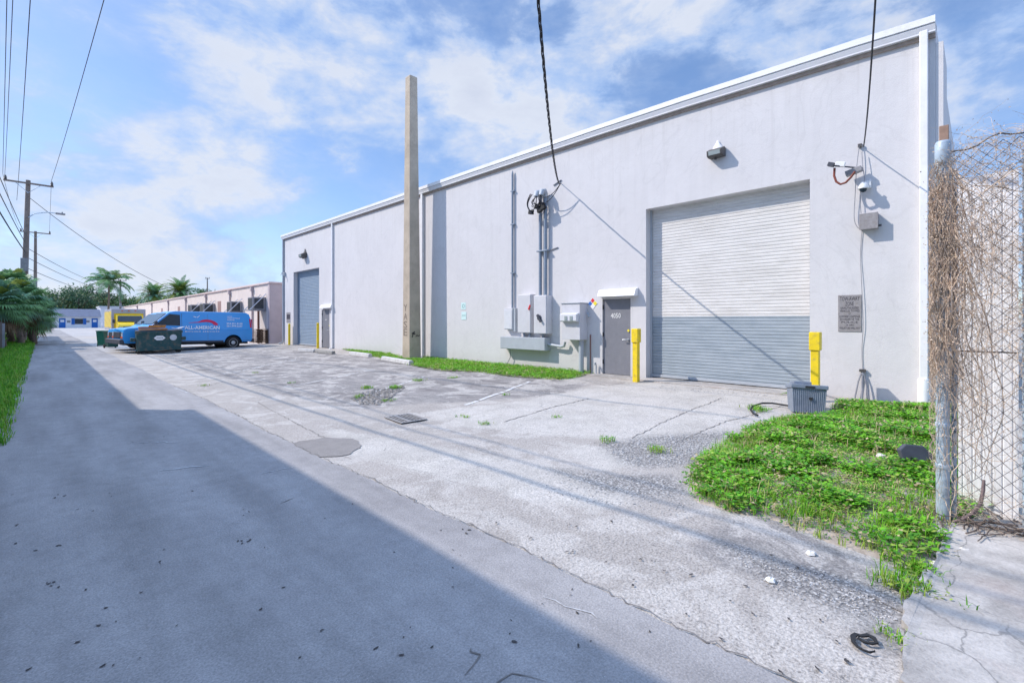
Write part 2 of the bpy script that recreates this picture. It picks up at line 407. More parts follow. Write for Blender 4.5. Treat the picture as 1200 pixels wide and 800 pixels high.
# ---------------------------------------------------------------- ground
def in_poly(px, py, poly):
    r = np.zeros(px.shape, bool); n = len(poly)
    for i in range(n):
        x0, y0 = poly[i]; x1, y1 = poly[(i+1) % n]
        c = ((y0 > py) != (y1 > py)) & (px < (x1-x0)*(py-y0)/((y1-y0) or 1e-9)+x0); r ^= c
    return r
def sdist(px, py, poly):                      # + inside
    d = np.full(px.shape, 1e9); n = len(poly)
    for i in range(n):
        x0, y0 = poly[i]; x1, y1 = poly[(i+1) % n]; dx, dy = x1-x0, y1-y0
        t = np.clip(((px-x0)*dx+(py-y0)*dy)/(dx*dx+dy*dy+1e-9), 0, 1)
        d = np.minimum(d, np.hypot(px-x0-t*dx, py-y0-t*dy))
    return np.where(in_poly(px, py, poly), d, -d)
def gp(*pts): return [G(x, y)[:2] for x, y in pts]

g = MB(); g.quad((-700,-700,-.30),(900,-700,-.30),(900,1100,-.30),(-700,1100,-.30)); kind(g.build('ground', M['farground']), 'structure')

ZONE_DARK = [gp((178,416),(332,409),(470,423),(690,450),(655,463),(560,470),(470,474),(420,480),(330,462),(240,436)), gp((800,640),(900,600),(990,640),(1050,700),(1050,760),(960,700))]
ZONE_LIGHT = [gp((700,452),(775,447),(950,461),(900,500),(770,518),(640,508),(520,498),(500,482),(600,472)),
              gp((655,516),(720,524),(762,546),(700,552)), gp((380,500),(470,516),(640,545),(760,580),(700,600),(520,560),(400,530))]
ZONE_GRAVEL = [gp((700,518),(760,510),(860,505),(815,548),(740,548)), gp((640,548),(800,560),(800,590),(700,575)), gp((850,640),(960,670),(1060,690),(1060,730),(930,700))]
def zones(X, Y):
    out = np.zeros((X.size, 4)); out[:, 3] = 1
    for k, zs in ((0, ZONE_LIGHT), (1, ZONE_GRAVEL), (2, ZONE_DARK)):
        a = np.zeros(X.shape)
        for p in zs:
            soft = .5 if k != 1 else .8
            a = np.maximum(a, np.clip(.5+sdist(X, Y, p)/soft, 0, 1))
        out[:, k] = a
    far = np.clip((Y-22)/6, 0, 1); out[:, 2] = np.maximum(out[:, 2], far*.55*(X > 5.2))
    return out
def grid(name, m, xs, ys, zf, attr=None):
    X, Y = np.meshgrid(xs, ys); Z = zf(X, Y)
    nx, ny = len(xs), len(ys)
    v = np.stack([X.ravel(), Y.ravel(), Z.ravel()], 1)
    i = np.arange(nx*ny).reshape(ny, nx); f = np.stack([i[:-1,:-1].ravel(), i[:-1,1:].ravel(), i[1:,1:].ravel(), i[1:,:-1].ravel()], 1)
    me = bpy.data.meshes.new(name); me.from_pydata(v.tolist(), [], f.tolist()); me.materials.append(m)
    if attr is not None:
        a = me.color_attributes.new('zones', 'FLOAT_COLOR', 'POINT'); a.data.foreach_set('color', attr(X.ravel(), Y.ravel()).astype(np.float32).ravel())
    me.polygons.foreach_set('use_smooth', [True]*len(me.polygons)); me.update()
    o = bpy.data.objects.new(name, me); col.objects.link(o); return kind(o, 'structure')
prs = np.random.RandomState(3)
def undul(X, Y):
    return .008*np.sin(X*1.7+Y*.6)+.006*np.sin(X*.9-Y*1.9+1)+.004*np.sin(X*4.1+Y*3.3)
def lotz(X, Y):
    z = np.interp(X, (2.2, 2.4, 4.4, 11.03, 11.6), (-.150, -.147, -.165, -.004, -.004))
    edge = np.clip((X-2.6)/.8, 0, 1)*np.clip((10.6-X)/.6, 0, 1)*np.clip((30-Y)/4, 0, 1)
    return z+undul(X, Y)*edge
grid('parking_lot', M['lot'], np.arange(2.2, 11.45, .055), np.concatenate([np.arange(-9, 16, .055), np.arange(16, 33, .16)]), lotz, zones)
g = MB(); g.quad((2.2,32.9,-.152),(11.2,32.9,-.152),(11.2,120,-.152),(2.2,120,-.152)); g.quad((-14,120,-.152),(60,120,-.152),(60,175,-.152),(-14,175,-.152))
m2 = asphalt('far_lot_paving', (.36,.345,.335), (.46,.44,.43), False)
kind(g.build('far_parking_lot', m2), 'structure')
# alley: its right margin is the ragged seam against the lot
SEAM = [(-12, 2.02)]+[(y, 2.36+.025*math.sin(y*.7)+.012*math.sin(y*2.9+1)+.006*math.sin(y*9.1)) for y in np.arange(-2, 60, .12)]+[(120, 2.38)]
SEAM = [(y, x-.0*y) for y, x in SEAM]
g = MB()
for (ya, xa), (yb, xb) in zip(SEAM, SEAM[1:]):
    def lx(y): return -.43-.04*math.sin(y*.8)-.03*math.sin(y*2.7)
    g.quad((lx(ya),ya,-.139),(xa,ya,-.139),(xb,yb,-.139),(lx(yb),yb,-.139))
kind(g.build('alley', M['alley']), 'structure')
g = MB(); g.quad((-3.4,-12,-.17),(-.40,-12,-.141),(-.40,120,-.141),(-3.4,120,-.13)); g.quad((-30,-12,-.17),(-3.4,-12,-.17),(-3.4,120,-.13),(-30,120,-.13))
kind(g.build('grass_verge', M['turfsoil']), 'structure')
# seam crumbs and cracks
g = MB()
def ribbon(pts, w, lift=.005):
    P = []
    for (x0,y0),(x1,y1) in zip(pts, pts[1:]):
        n = max(2, int(math.hypot(x1-x0,y1-y0)/.06))
        for i in range(n): P.append((x0+(x1-x0)*i/n+rnd.gauss(0,.012), y0+(y1-y0)*i/n+rnd.gauss(0,.012)))
    P.append(pts[-1])
    for i in range(len(P)-1):
        (x0,y0),(x1,y1) = P[i], P[i+1]; d = math.hypot(x1-x0,y1-y0) or 1; nx, ny = -(y1-y0)/d, (x1-x0)/d
        a = w*rnd.uniform(.25,1)/2 if i else .001; b_ = w*rnd.uniform(.25,1)/2 if i < len(P)-2 else .001
        if i: a = last
        last = b_
        def q(x,y,s): return (x+nx*s, y+ny*s, float(lotz(np.array(x), np.array(y)))+lift if x > 2.4 else -.139+.004)
        g.quad(q(x0,y0,-a), q(x0,y0,a), q(x1,y1,b_), q(x1,y1,-b_))
ribbon([(x+.012,y) for y,x in SEAM[8:140]], .013, .011)
for pts, w in (([(545,790),(560,770),(552,760)],.012), ([(575,800),(600,790),(640,800)],.012), ([(590,495),(640,480),(690,466)],.03), ([(740,513),(800,485),(845,466)],.022),
               ([(790,519),(850,495),(905,478),(935,470)],.018), ([(235,455),(262,447)],.02), ([(300,470),(345,495),(395,520)],.012),
               ([(1000,690),(1058,715),(1062,752),(1054,800)],.025), ([(330,590),(344,584)],.015), ([(680,445),(712,452),(735,447)],.02)):
    ribbon(gp(*pts), w, .006)
kind(g.build('pavement_cracks', M['crack']), 'structure')
g = MB()
for pts, w in (([(158,519),(182,518),(206,519)],.035), ([(184,552),(215,549),(250,545)],.04), ([(205,455),(222,461)],.06), ([(300,557),(345,547)],.02), ([(640,700),(700,725)],.015)): ribbon(gp(*pts), w, .004)
kind(g.build('tyre_scuffs', mat('pale_rubbed_asphalt', (.42,.415,.42), .9, var=.3, scale=30)), 'structure')
# painted stall lines
g = MB()
for a, b_, w in (((621,447),(545,475),.085), ((497,441),(430,462),.07), ((437,433),(330,455),.05), ((352,420),(262,438),.05)):
    A, B = G(*a), G(*b_); d = Vector((B[0]-A[0],B[1]-A[1],0)); L = d.length; n_ = Vector((-d.y,d.x,0)).normalized()*w/2
    for i in range(40):
        if rnd.random() < (.12 if a[0] > 600 else .35): continue
        p = Vector(A)+d*(i/40); q = Vector(A)+d*((i+1)/40)
        cs = []
        for pt, sg in ((p,-1),(p,1),(q,1),(q,-1)):
            x = pt.x+n_.x*sg*rnd.uniform(.8,1); y = pt.y+n_.y*sg*rnd.uniform(.8,1)
            cs.append((x, y, float(lotz(np.array(x),np.array(y)))+.006))
        g.quad(*cs)
kind(g.build('parking_line', M['paint']), 'structure')
# round patch of asphalt
cx, cy, _ = G(383,523); g = MB(); ring = []
for k in range(48):
    q = 2*math.pi*k/48; rr = 1+.06*math.sin(3*q+1)+.04*math.sin(7*q)+rnd.uniform(-.03,.03)
    x, y = cx+.40*rr*math.cos(q), cy+.52*rr*math.sin(q); ring.append((x, y, float(lotz(np.array(x),np.array(y)))+.008))
g.quad(*ring); kind(g.build('pavement_patch', M['patch']), 'structure')
# threshold slab under the roller door and entry door
g = MB(); g.box(10.55, 11.35, 2.3, 7.7, -.1, .012); kind(g.build('door_apron', M['slab'], bevel=.01), 'structure')
# concrete slab lower right, in front of the fence
pl = gp((1054,800),(1064,745),(1058,720),(1075,690),(1098,662),(1108,636))
pl = [(1.6,-.9)]+pl+[(5.0,.28),(5.5,.1),(5.5,-6),(1.6,-6)]
g = MB(); P = []
for i, (x, y) in enumerate(pl):
    P.append((x, y))
    if 0 < i < 7:
        x2, y2 = pl[i+1]
        for k in range(1,5): P.append((x+(x2-x)*k/5+rnd.uniform(-.02,.02), y+(y2-y)*k/5+rnd.uniform(-.02,.02)))
def slabz(x, y): return -.118+.008*math.sin(x*2)
g.prism(P, lambda p: (p[0],p[1],-.25), lambda p: (p[0],p[1],slabz(*p)))
kind(g.build('concrete_slab', M['slab']), 'structure')

# ---------------------------------------------------------------- soil mound + weeds at right
MOUND = gp((803,566),(822,533),(862,510),(905,492),(930,489),(972,489),(980,472),(1085,478))+[(10.9,.35),(10.9,-.2),(7.5,-.2),(5.6,.0)]+gp((1112,628),(1098,655),(1060,662),(1005,648),(955,632),(900,612),(850,602),(815,590))
def moundz(X, Y):
    d = sdist(np.asarray(X, float), np.asarray(Y, float), MOUND)
    base = np.interp(X, (2.2, 2.4, 4.4, 11.03), (-.143,-.143,-.165,0))
    return base + np.where(d > 0, .012+.10*(1-np.exp(-np.maximum(d,0)/.7)), -.05+d*.3) + .02*np.sin(np.asarray(X)*5)*np.sin(np.asarray(Y)*4.3)*(d > .15)
grid('soil_bed', M['soil'], np.arange(3.6, 11.0, .07), np.arange(-.6, 3.3, .07), moundz)
def leafquad(b, p, d, up, L, w):
    d = d.normalized(); s = d.cross(up)
    if s.length < 1e-4: s = Vector((1,0,0))
    s.normalize(); m_ = p+d*L*.5
    b.add([p, m_+s*w*.5+up*.0, p+d*L, m_-s*w*.5], [(0,1,2,3)])
def blade(b, p, h, lean, az, w):
    d = Vector((math.cos(az), math.sin(az), 0)); s = Vector((-d.y, d.x, 0))*w/2
    p = Vector(p); q = p+Vector((0,0,h*.6))+d*lean*.35*h; r = p+Vector((0,0,h*(1-.25*lean)))+d*lean*h
    b.add([p-s, p+s, q+s*.8, r, q-s*.8], [(0,1,2,4),(4,2,3)])
def sprig(b, p, size):                         # a low broad-leaved weed
    n = rnd.randint(7, 12)
    for k in range(n):
        az = rnd.uniform(0, 6.28); el = rnd.uniform(.1, 1.2); r = size*rnd.uniform(.2,1)
        q = Vector((p[0]+math.cos(az)*r*.8, p[1]+math.sin(az)*r*.8, p[2]+size*rnd.uniform(.15,.95)))
        d = Vector((math.cos(az)*math.cos(el*.5), math.sin(az)*math.cos(el*.5), rnd.uniform(-.2,.5)))
        leafquad(b, q, d, Vector((rnd.uniform(-.4,.4), rnd.uniform(-.4,.4), 1)), size*rnd.uniform(.35,.65), size*rnd.uniform(.28,.5))
def tuft(b, p, h, n):
    for k in range(n):
        blade(b, (p[0]+rnd.gauss(0,.02), p[1]+rnd.gauss(0,.02), p[2]), h*rnd.uniform(.5,1.1), rnd.uniform(.1,.9), rnd.uniform(0,6.28), rnd.uniform(.004,.009))
BARE = [gp((1040,560),(1080,570),(1100,600),(1060,600)), gp((985,540),(1060,548),(1060,565),(990,560)), gp((905,575),(985,560),(1000,580),(930,590)), gp((950,622),(1020,600),(1060,640),(1000,648))]
w = MB(); wx = np.array([p[0] for p in MOUND]); wy = np.array([p[1] for p in MOUND])
N_ = 36000
X = prs.uniform(wx.min(), wx.max(), N_); Y = prs.uniform(wy.min(), wy.max(), N_)
dd = sdist(X, Y, MOUND); bare = np.max([sdist(X, Y, p) for p in BARE], axis=0); Zm = moundz(X, Y)
pat = np.sin(X*3.1+1.3*np.sin(Y*2.3))*np.sin(Y*3.7+1.1*np.sin(X*2.9+1))+.5*np.sin(X*9+Y*7)*np.sin(Y*8-X*3)
for x, y, z, d, br, pa in zip(X, Y, Zm, dd, bare, pat):
    if d < -.03: continue
    keep = (1 if d > .34 else .16+max(d,0)*2.4)*(.42 if br > 0 else 1)*(.97 if pa > -.1 else .68)
    if rnd.random() > keep: continue
    u = rnd.random()
    w.m = 0 if u < .42 else 1 if u < .76 else 2 if u < .91 else 3
    if d < .45 and rnd.random() < .38 and y > 0.2:
        if w.m == 1: w.m = 2
        tuft(w, (x,y,z), rnd.uniform(.05,.13), 5)
    elif br > -.15 and rnd.random() < .5:
        w.m = 3 if rnd.random() < .45 else 2; sprig(w, (x,y,z), rnd.uniform(.02,.05))
    else:
        sprig(w, (x,y,z), rnd.uniform(.025,.055) if pa < .15 else rnd.uniform(.05,.095)); (rnd.random() < .06) and (setattr(w, 'm', rnd.choice((3,2,3))) or tuft(w, (x,y,z), rnd.uniform(.07,.17), 3))
ws = w.build('weeds', [M['grass'],M['grass2'],M['grass3'],M['dry']]); kind(ws, 'stuff'); props(ws, 'bright green weeds and grass mound between the wall and the mesh fence', 'weeds')
# strip of grass along the wall foot
w = MB(); STRIP = gp((396,408),(440,411),(478,421),(498,421))+[(10.98,15.9),(10.98,8.0)]+gp((692,438),(660,446),(600,441),(560,436),(515,434),(482,428))
g = MB()
sp_ = [(x, y, gz(x)+.012) for x, y in STRIP]; g.quad(*sp_); kind(g.build('soil_strip', M['soil']), 'structure')
wx = [p[0] for p in STRIP]; wy = [p[1] for p in STRIP]
X = prs.uniform(min(wx), max(wx), 26000); Y = prs.uniform(min(wy), max(wy), 26000); dd = sdist(X, Y, STRIP)
for x, y, d in zip(X, Y, dd):
    if d < -.06 or (d < .12 and rnd.random() < .45): continue
    u = rnd.random(); w.m = 0 if u < .55 else 2 if u < .85 else 1 if u < .95 else 3
    if rnd.random() < .5: tuft(w, (x,y,gz(x)), rnd.uniform(.05,.15), 4)
    else: sprig(w, (x,y,gz(x)), rnd.uniform(.04,.10))
ws = w.build('wall_foot_grass', [M['grass'],M['grass2'],M['grass3'],M['dry']]); kind(ws, 'stuff'); props(ws, 'strip of green grass along the foot of the white wall', 'grass')
# weeds in the paving cracks
w = MB()
for px, py, n, h in ((592,463,6,.06),(569,497,9,.07),(545,489,8,.06),(655,489,8,.06),(712,517,10,.10),(768,529,14,.10),(893,481,24,.10),(882,478,14,.09),(430,455,20,.10),(462,455,26,.11),(422,466,16,.1),
                     (455,470,14,.08),(1048,745,10,.05),(1064,692,50,.10),(1072,672,40,.10),(240,452,8,.06),(340,449,8,.06),(920,462,10,.06),(300,437,8,.06),(490,446,18,.08),(530,443,14,.08)):
    x, y, z = G(px, py)
    for k in range(n):
        w.m = rnd.choice((0,1,2,0,2)); r = min(.04+.007*n, .15)
        tuft(w, (x+rnd.gauss(0,r*.5), y+rnd.gauss(0,r*.5), z), h, 5)
        if k % 3 == 0: sprig(w, (x+rnd.gauss(0,r*.4), y+rnd.gauss(0,r*.4), z), h*.6)
ws = w.build('crack_weeds', [M['grass'],M['grass2'],M['grass3']]); kind(ws, 'stuff'); props(ws, 'small green weeds sprouting from cracks in the paving', 'weeds')
# verge grass at left
w = MB()
for k in range(15000):
    y = 9+65*rnd.random()**1.6; x = -.46-rnd.random()**1.3*2.6; 
    if rnd.random() < .04: x = -.46+rnd.random()*.12
    s = 1+max(0, y-15)*.035; w.m = rnd.choice((0,1,1,2,0))
    for q in range(4):
        blade(w, (x+rnd.gauss(0,.04), y+rnd.gauss(0,.04), -.15), rnd.uniform(.07,.17)*min(s,2), rnd.uniform(.1,.9), rnd.uniform(0,6.28), .011*s)
ws = w.build('verge_grass', [M['grass'],M['grass2'],M['grass3']]); kind(ws, 'stuff'); props(ws, 'rough green grass verge along the left side of the alley', 'grass')
# gravel and litter
def pebble(b, p, r, flat=.6):
    vs = []; n1, n2 = 6, 4
    for i in range(n2+1):
        th = math.pi*i/n2
        for k in range(n1):
            q = 2*math.pi*k/n1; s = r*rnd.uniform(.75,1.15)
            vs.append((p[0]+s*math.sin(th)*math.cos(q), p[1]+s*math.sin(th)*math.sin(q), p[2]+s*flat*math.cos(th)))
    b.add(vs, [(i*n1+k, (i+1)*n1+k, (i+1)*n1+(k+1)%n1, i*n1+(k+1)%n1) for i in range(n2) for k in range(n1)])
gm = mat('loose_gravel', (.40,.385,.375), .95, var=.45, scale=18)
w = MB()
def scatter(poly, n, rmin, rmax):
    xs = [p[0] for p in poly]; ys = [p[1] for p in poly]
    X = prs.uniform(min(xs), max(xs), n); Y = prs.uniform(min(ys), max(ys), n); dd = sdist(X, Y, poly)
    for x, y, d in zip(X, Y, dd):
        if d > 0: pebble(w, (x, y, float(lotz(np.array(x),np.array(y)))+.003), rmin+(rmax-rmin)*rnd.random()**2.5)
scatter(gp((700,520),(760,512),(850,506),(812,548),(745,545)), 1900, .005, .018)
scatter(gp((840,632),(960,668),(1055,690),(1050,735),(900,690)), 1100, .003, .009)
scatter(gp((640,548),(800,565),(810,610),(640,580)), 900, .003, .010)
scatter(gp((1046,600),(1104,608),(1108,640),(1090,650),(1040,600)), 500, .008, .03)
scatter(gp((770,452),(900,460),(900,464),(770,456)), 200, .008, .02)
scatter(gp((600,450),(690,452),(640,462),(560,456)), 150, .006, .018)
ws_g = w; w = MB(); scatter(gp((412,467),(438,456),(476,452),(466,463),(444,475),(424,475)), 1500, .012, .055); scatter(gp((1046,600),(1104,608),(1108,640),(1090,650),(1040,600)), 300, .01, .035)
ws = w.build('rubble', [mat('broken_paving_rubble', (.27,.245,.22), .95, var=.6, scale=14)]); kind(ws, 'stuff'); props(ws, 'heap of broken brown and grey paving crumbs in the lot', 'rubble')
w = ws_g; ws = w.build('gravel', [gm]); kind(ws, 'stuff'); props(ws, 'loose grey gravel and broken paving crumbs on the lot', 'gravel')
w = MB()
spots = [(286,635,.09,9),(290,600,.05,3),(185,660,.03,2),(60,685,.06,4),(70,640,.03,2),(16,580,.02,1),(20,615,.025,2),(378,739,.03,2),(331,689,.02,1),(462,647,.02,1),(312,642,.03,2),(668,617,.05,4),(667,647,.05,4),(750,656,.03,2),(70,582,.05,3),(545,622,.05,3),(992,775,.04,3),(915,790,.03,2)]
spots += [(rnd.uniform(0,420), rnd.uniform(470,790), .006, 1) for k in range(40)]+[(rnd.uniform(420,1000), rnd.uniform(470,790), .006, 1) for k in range(70)]
for px, py, r, n in spots:
    for k in range(n):
        x, y, z = G(px+rnd.gauss(0,r*60), py+rnd.gauss(0,r*25)); z = z+.007
        q = rnd.uniform(0,6.28); s = rnd.uniform(.004,.011)
        pts = []
        for j in range(7):
            a = 2*math.pi*j/7; e = s*rnd.uniform(.6,1.3)
            u, v_ = e*1.5*math.cos(a), e*.8*math.sin(a)
            pts.append((x+u*math.cos(q)-v_*math.sin(q), y+u*math.sin(q)+v_*math.cos(q), z+rnd.uniform(0,.004)))
        w.m = 0; w.quad(*pts)
ws = w.build('leaf_litter', [M['litter']]); kind(ws, 'stuff'); props(ws, 'dead leaves and dark crumbs scattered over the alley', 'litter')

# ---------------------------------------------------------------- the white warehouse
FT = [(329,276),(450,234.2),(560,195.6),(700,146.8),(800,113),(900,80.6),(1000,47.6),(1096,17.4)]
FTW = sorted([W(px, py, .14) for px, py in FT])          # (Y, Z) of gutter top
def ftop(y): return float(np.interp(y, [a for a, b_ in FTW], [b_ for a, b_ in FTW]))
Y0, Y1 = FTW[0][0], FTW[-1][0]
GD = (W(949,300)[0], W(757,300)[0], 0.0, 4.36)           # near roller door opening
ED = (W(741,400)[0], W(704,400)[0], 0.0, 2.13)           # entry door 4050
GD2 = (W(374,350)[0], W(344,350)[0], 0.0, 4.48)
ED2 = (W(386.5,380)[0], W(376.5,380)[0], 0.0, 2.16)
wh = thing('warehouse', 'long pale grey stucco warehouse with white gutter and two roller doors', 'building', (D, Y0, 0))
g = MB(); ops = (GD, ED, GD2, ED2); TOP = 99
ys = sorted({Y0, Y1, *[o[0] for o in ops], *[o[1] for o in ops], *[a for a, b_ in FTW], 20.0, 14.0})
zs = sorted({-.2, 0.0, *[o[3] for o in ops], TOP})
def zz(z, y): return ftop(y)-.08 if z == TOP else z
for ya, yb in zip(ys, ys[1:]):
    for za, zb in zip(zs, zs[1:]):
        if any(ya >= o[0]-1e-6 and yb <= o[1]+1e-6 and za >= o[2]-1e-6 and zb <= o[3]+1e-6 for o in ops): continue
        g.quad((D,yb,zz(za,yb)),(D,ya,zz(za,ya)),(D,ya,zz(zb,ya)),(D,yb,zz(zb,yb)))
for o, r in ((GD,.30),(ED,.12),(GD2,.30),(ED2,.12)):
    a, b_, z0, z1 = o
    g.quad((D,a,-.2),(D+r,a,-.2),(D+r,a,z1),(D,a,z1)); g.quad((D,b_,-.2),(D,b_,z1),(D+r,b_,z1),(D+r,b_,-.2)); g.quad((D,a,z1),(D+r,a,z1),(D+r,b_,z1),(D,b_,z1))
zt0, zt1 = ftop(Y0)-.08, ftop(Y1)-.08
g.quad((D,Y0,-.2),(30,Y0,-.2),(30,Y0,zt0),(D,Y0,zt0)); g.quad((D,Y1,-.2),(D,Y1,zt1),(30,Y1,zt1),(30,Y1,-.2)); g.quad((30,Y0,-.2),(30,Y1,-.2),(30,Y1,zt1),(30,Y0,zt0))
g.build('wall', M['wall'], wh, True)
g = MB()
for (ya, za), (yb, zb) in zip(FTW, FTW[1:]): g.quad((D,ya,za-.09),(30,ya,za-.09),(30,yb,zb-.09),(D,yb,zb-.09))
g.build('roof', M['trim2'], wh, True)
def along(poly, name, m):                                # extrude a gutter profile along the roof edge
    g = MB(); n = len(poly)
    for (y, z) in FTW: g.v.extend([(D-o, y, z+h) for o, h in poly])
    for i in range(len(FTW)-1):
        for k in range(n):
            k2 = (k+1) % n; g.f.append((i*n+k, (i+1)*n+k, (i+1)*n+k2, i*n+k2)); g.mi.append(0)
    g.f.append(tuple(range(n))); g.mi.append(0); g.f.append(tuple((len(FTW)-1)*n+k for k in range(n-1,-1,-1))); g.mi.append(0)
    return g.build(name, m, wh, True)
along([(-.25,-.02),(.15,0),(.15,-.115),(.14,-.12),(-.25,-.11)], 'fascia', M['trim'])
along([(.002,-.125),(.125,-.125),(.13,-.15),(.105,-.235),(.11,-.245),(.11,-.26),(.002,-.265)], 'gutter', M['trim2'])
along([(.002,-.268),(.045,-.268),(.045,-.335),(.002,-.335)], 'soffit', M['soffit'])
# end pier beyond the gutter
ya, z1 = W(1105.5,48); yb, _ = W(1092,48)
g = MB(); g.box(D-.004, D+1.2, ya, Y0-.002, -.2, z1); g.build('end_pier', M['wall'], wh, True)
def downspout(px, wd, dp, collar=False):
    y = W(px, 300)[0]; g = MB(); g.box(D-dp, D-.003, y-wd/2, y+wd/2, .05 if not collar else .42, ftop(y)-.20)
    o = g.build('downspout', M['trim'], wh, True, bevel=.012)
    if collar:
        g = MB(); g.tube([(D-dp/2-.01,y,-.12),(D-dp/2-.01,y,.44),(D-dp/2-.01,y,.47)], [.088,.088,.075], 16); g.build('pipe_boot', M['white'], o, True, smooth=40)
    else:
        g = MB(); g.tube([(D-dp/2,y,.06),(D-dp*.6,y,-.02),(D-.22,y,-.0)], .05, 8); g.build('pipe_elbow', M['trim2'], o, True, smooth=40)
    return o
downspout(1083, .115, .12, True); downspout(496, .12, .10); downspout(390.5, .11, .10)
y_ = W(333,300)[0]
g = MB(); g.tube([(D-.06,y_,.3),(D-.06,y_,ftop(y_)-.2)], .055, 10); g.tube([(D-.06,y_,.32),(D-.08,y_+.02,.1),(D-.3,y_+.1,.02)], .055, 10)
g.build('downspout', M['cab2'], wh, True, smooth=40)
def roller(o, m, n, dep):
    a, b_, z0, z1 = o; g = MB(); pr = []
    for i in range(n):
        for u, e in ((0,.0),(.14,.009),(.5,.013),(.86,.009),(.97,.0)): pr.append((D+dep-e, .03+(z1+.05-.03)*(i+u)/n))
    pr.append((D+dep, z1+.05))
    g.v = [(x,a-.01,z) for x, z in pr]+[(x,b_+.01,z) for x, z in pr]; k = len(pr)
    g.f = [(i, i+1, k+i+1, k+i) for i in range(k-1)]; g.mi = [0]*len(g.f)
    d = g.build('roller_door', m, wh, True, smooth=30)
    q = MB(); q.box(D+dep-.035, D+dep-.024, a+.002, b_-.002, .03, .10); q.build('bottom_bar', M['cab2'], d, True, bevel=.004)
    for y0, y1 in ((a+.001, a+.05), (b_-.05, b_-.001)):
        q = MB(); q.box(D+dep-.05, D+dep-.026, y0, y1, .02, z1-.003); q.build('guide_track', M['cab2'], d, True)
    q = MB(); q.box(D+dep-.02, D+dep+.02, a, b_, -.05, .029); q.build('gap_shade_strip', M['dark'], d, True)  # near-black strip standing in for the shaded gap beneath the door
    return d
roller(GD, M['rolldoor'], 58, .27); roller(GD2, M['bluegrey'], 52, .27)
def entry(o, num, canopy_px, mcol):
    a, b_, z0, z1 = o
    d = MB(); d.box(D+.045, D+.09, a+.06, b_-.06, .02, z1-.06); dr = d.build('entry_door', M['greypaint'], wh, True, bevel=.004)
    q = MB(); q.box(D+.0, D+.10, a+.002, a+.055, .004, z1-.003); q.box(D+.0, D+.10, b_-.055, b_-.002, .004, z1-.003); q.box(D+.0, D+.10, a+.055, b_-.055, z1-.055, z1-.003)
    q.build('door_frame', mcol, wh, True, bevel=.004)
    q = MB(); q.box(D+.095, D+.118, a+.003, b_-.003, 0, z1-.003); q.build('door_backing', M['dark'], wh, True)
    q = MB(); yk = a+.14
    q.lathe([(.035,0),(.035,.012),(.02,.02)], (D+.02,yk,.98), 'x', 14); q.tube([(D+.025,yk,.98),(D-.02,yk,.98),(D-.03,yk+.03,.98),(D-.03,yk+.14,.975)], .014, 8)
    q.build('handle', M['rim'], dr, True, smooth=40)
    q = MB(); q.lathe([(.032,0),(.032,.02),(.022,.024)], (D+.021,yk-.005,1.22), 'x', 14); q.build('deadbolt', M['signyellow'], dr, True, smooth=40)
    for z in (.35, 1.1, 1.86):
        q = MB(); q.tube([(D+.02,b_-.058,z-.06),(D+.02,b_-.058,z+.06)], .016, 8); q.build('hinge', M['dark'], dr, True)
    if num:
        q = MB(); put_text(q, num, (D+.042, b_-.30, 1.555), (0,-1,0), (0,0,1), w=.31, h=.135); q.build('door_number', M['white'], dr, True)
    else:
        q = MB(); put_text(q, '4040', (D+.042, b_-.40, 1.50), (0,-1,0), (0,0,1), w=.24, h=.09); q.build('door_number', M['white'], dr, True)
    (y1, y0), zl, zh = canopy_px
    q = MB(); n = 6; prof = [(.002,zl)]+[(.16+.10*math.cos(t), zl+.02) for t in ()]+[(.20,zl),(.21,zl+.015),(.13,zh-.01),(.002,zh+.02)]
    q.prism(prof, lambda p: (D-p[0], y0, p[1]), lambda p: (D-p[0], y1, p[1]))
    q.build('door_canopy', M['trim'], wh, True, bevel=.006)
entry(ED, '4050', ((W(701,345,.15)[0], W(744.5,345,.15)[0]), 2.13, 2.33), M['wall'])
entry(ED2, None, ((W(375.2,360,.15)[0], W(387.8,360,.15)[0]), 2.17, 2.36), M['wall'])

# ---------------------------------------------------------------- things on the wall
def frect(px0, py0, px1, py1, off):
    y1, za = W(px0, py0, off); y0, zb = W(px1, py0, off)
    _, zc = W(px0, py1, off); _, zd = W(px1, py1, off)
    return y0, y1, (zc+zd)/2, (za+zb)/2
def lampfix(px, py, wd, label):
    y, z = W(px, py, .15); t = thing('wall_lamp', label, 'wall lamp', (D, y, z), 0, 'floodlights high on the warehouse wall')
    k = wd
    poly = [(.0,.10),(.08,.115),(.26,.03),(.24,-.10),(.16,-.125),(.0,-.12)]
    g = MB(); g.prism([(a*k,b_*k) for a, b_ in poly], lambda p: (-p[0]-.002, -.19*k, p[1]), lambda p: (-p[0]-.002, .19*k, p[1])); g.build('housing', M['bronze'], t, bevel=.012)
    g = MB()
    v0 = Vector((-.262*k,0,.012*k)); v1 = Vector((-.243*k,0,-.088*k)); nrm = Vector((-.006,0,0))
    g.quad(v0+nrm+Vector((0,.14*k,0)), v0+nrm-Vector((0,.14*k,0)), v1+nrm-Vector((0,.14*k,0)), v1+nrm+Vector((0,.14*k,0))); g.build('lens', M['lens'], t)
    g = MB(); g.tube([(-.11*k,.02,-.12*k),(-.11*k,.02,-.17*k)], [.03*k,.035*k], 10); g.build('sensor', M['bronze'], t, smooth=40)
    g = MB(); g.lathe([(.17*k,0),(.06*k,.15*k),(.02*k,.24*k)], (-.07*k,0,.075*k), 'z', 14)
    g.v = [(-.003+(x+.0)*.35, y, z) for x, y, z in g.v]; g.build('paint_skirt', M['trim'] if wd < 1.2 else M['bronze'], t, smooth=50)
    return t
lampfix(838.5, 178, .92, 'bronze floodlight with pale triangular plate above the half white roller door')
